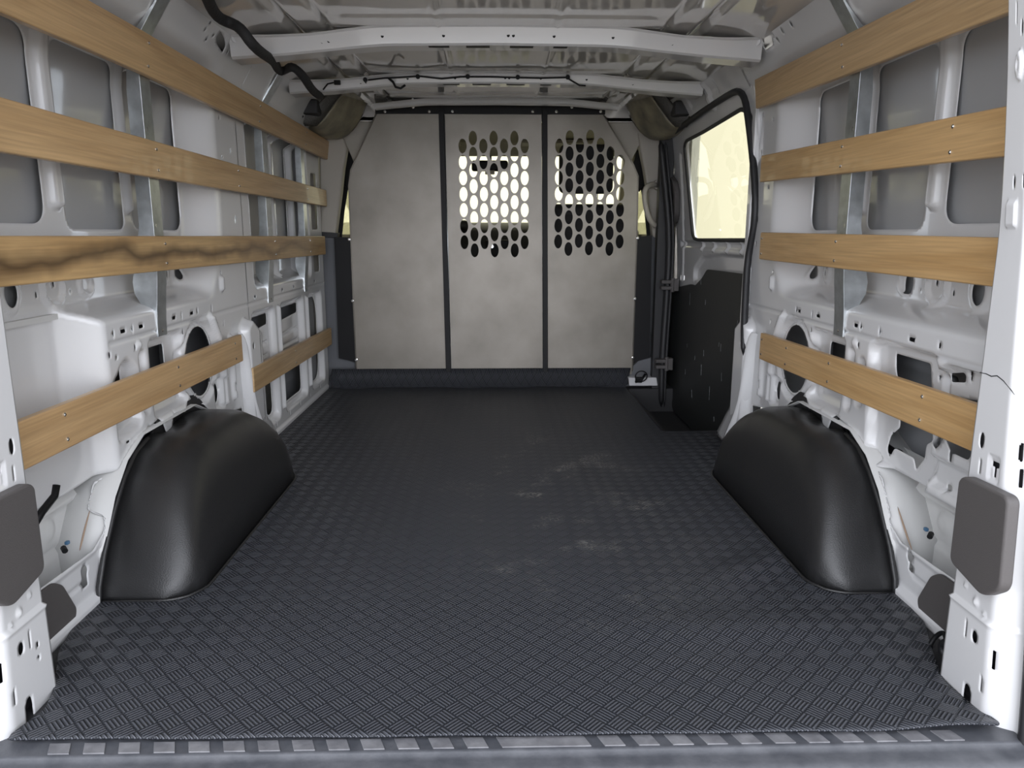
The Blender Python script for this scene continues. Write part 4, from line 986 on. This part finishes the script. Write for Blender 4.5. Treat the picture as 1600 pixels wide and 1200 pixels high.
for i, s in ((2, -1), (3, 1)):
    g = MB(); g.box(*sorted((CX+s*.945, CX+s*.95)), 4.10, 5.55, .77, 1.26); tag(g.build('window_%d' % i, 'glass'), kind='structure')
ds_ = MB(); ds_.prism([(5.0, -.3), (4.86, .40), (4.83, .70), (4.90, .80), (5.0, .842), (5.2, .855), (5.60, .80), (5.60, -.3)], lambda a, c, k: (-.92+k, a, c), 1.86)
dsh = ds_.build('dashboard', 'dark', bevel=.02, segs=3); tag(dsh, 'black dashboard seen through the lower holes of the perforated panels', 'dashboard')
MB().box(-.50, -.16, 4.84, 4.98, .80, .865).build('instrument_hood', 'dark', dsh, bevel=.03)
MB().box(-.06, .10, 4.80, 4.86, .52, .74).build('center_console', 'black', dsh, bevel=.01)
MB().tube([(-.02, 4.80, .70), (-.02, 4.79, .70)], .012, 10).build('knob', 'chrome', dsh)
def seat(x, label):
    t = empty('cab_seat', (x, 4.35, -.2)); tag(t, label, 'seat')
    MB().box(x-.25, x+.25, 4.12, 4.62, .22, .38).build('seat_cushion', 'seat', t, bevel=.05, segs=4)
    T = Matrix.Translation((x, 4.17, .34)) @ Matrix.Rotation(R(8), 4, 'X')
    MB().box(-.25, .25, -.07, .07, 0, .60, T).build('backrest', 'seat', t, bevel=.05, segs=4)
    T2 = Matrix.Translation((x, 4.20-.10, .99))
    hr_ = MB().box(-.145, .145, -.045, .045, .0, .255, T2).build('headrest', 'seat', t, bevel=.035, segs=4)
    for k in (-.06, .06): MB().cyl((x+k, 4.10, .88), (x+k, 4.10, 1.02), .007).build('headrest_post', 'chrome', hr_)
    MB().box(x-.22, x+.22, 4.16, 4.58, -.2, .22).build('seat_base', 'dark', t, bevel=.01)
    return t
seat(.49, 'dark cloth cab seat with tall headrest seen through the right perforated panel')
mi = empty('rear_view_mirror', (-.02, 4.86, 1.24)); tag(mi, 'black rear view mirror hanging from the windscreen', 'mirror')
MB().box(-.145, .085, 4.83, 4.86, 1.165, 1.232).build('mirror_housing', 'black', mi, bevel=.015, segs=3)
MB().box(-.06, -.0, 4.825, 4.832, 1.145, 1.17).build('mirror_mount', 'beige', mi, bevel=.004)
MB().cyl((-.03, 4.85, 1.22), (-.03, 4.90, 1.28), .012).build('mirror_stem', 'black', mi)
for x0, x1, lb in ((-.62, -.20, 'left'), (.16, .60, 'right')):
    b = MB(); b.box(x0, x1, 4.50, 4.68, 1.298, 1.318)
    tag(b.build('sun_visor', 'beige', bevel=.008), 'beige sun visor folded up on the %s side of the cab roof' % lb, 'sun visor', 'sun visors')
# seat belts on the B pillars
for s in (-1, 1):
    t = empty('seat_belt', (CX+s*.83, 4.0, 1.1)); tag(t, 'black seat belt with upper anchor on the %s door pillar' % ('left' if s < 0 else 'right'), 'seat belt', 'seat belts')
    mx_ = lambda u: u if s < 0 else 1545-u
    b = MB(); b.prism([(p.x, p.z) for p in (at(mx_(u), v, Y=3.98) for u, v in ((543, 228), (550, 236), (557, 262), (552, 285), (546, 300), (538, 290), (536, 262)))], lambda a, c, k: (a, 3.98+k, c), .05)
    b.build('anchor', 'black', t, bevel=.004)
    b = MB(); b.tube([at(mx_(540), 285, Y=4.02), at(mx_(533), 330, Y=4.02), at(mx_(529), 372, Y=4.02), at(mx_(531), 480, Y=4.02)], .018, 8, flat=.15); b.build('webbing', 'black', t)
# sheet metal above the partition edge that closes the roof
cr = MB(); cr.box(-.86, .88, 3.83, 3.86, 1.32, 1.43); tag(cr.build('trim_2', 'roof'), kind='structure')
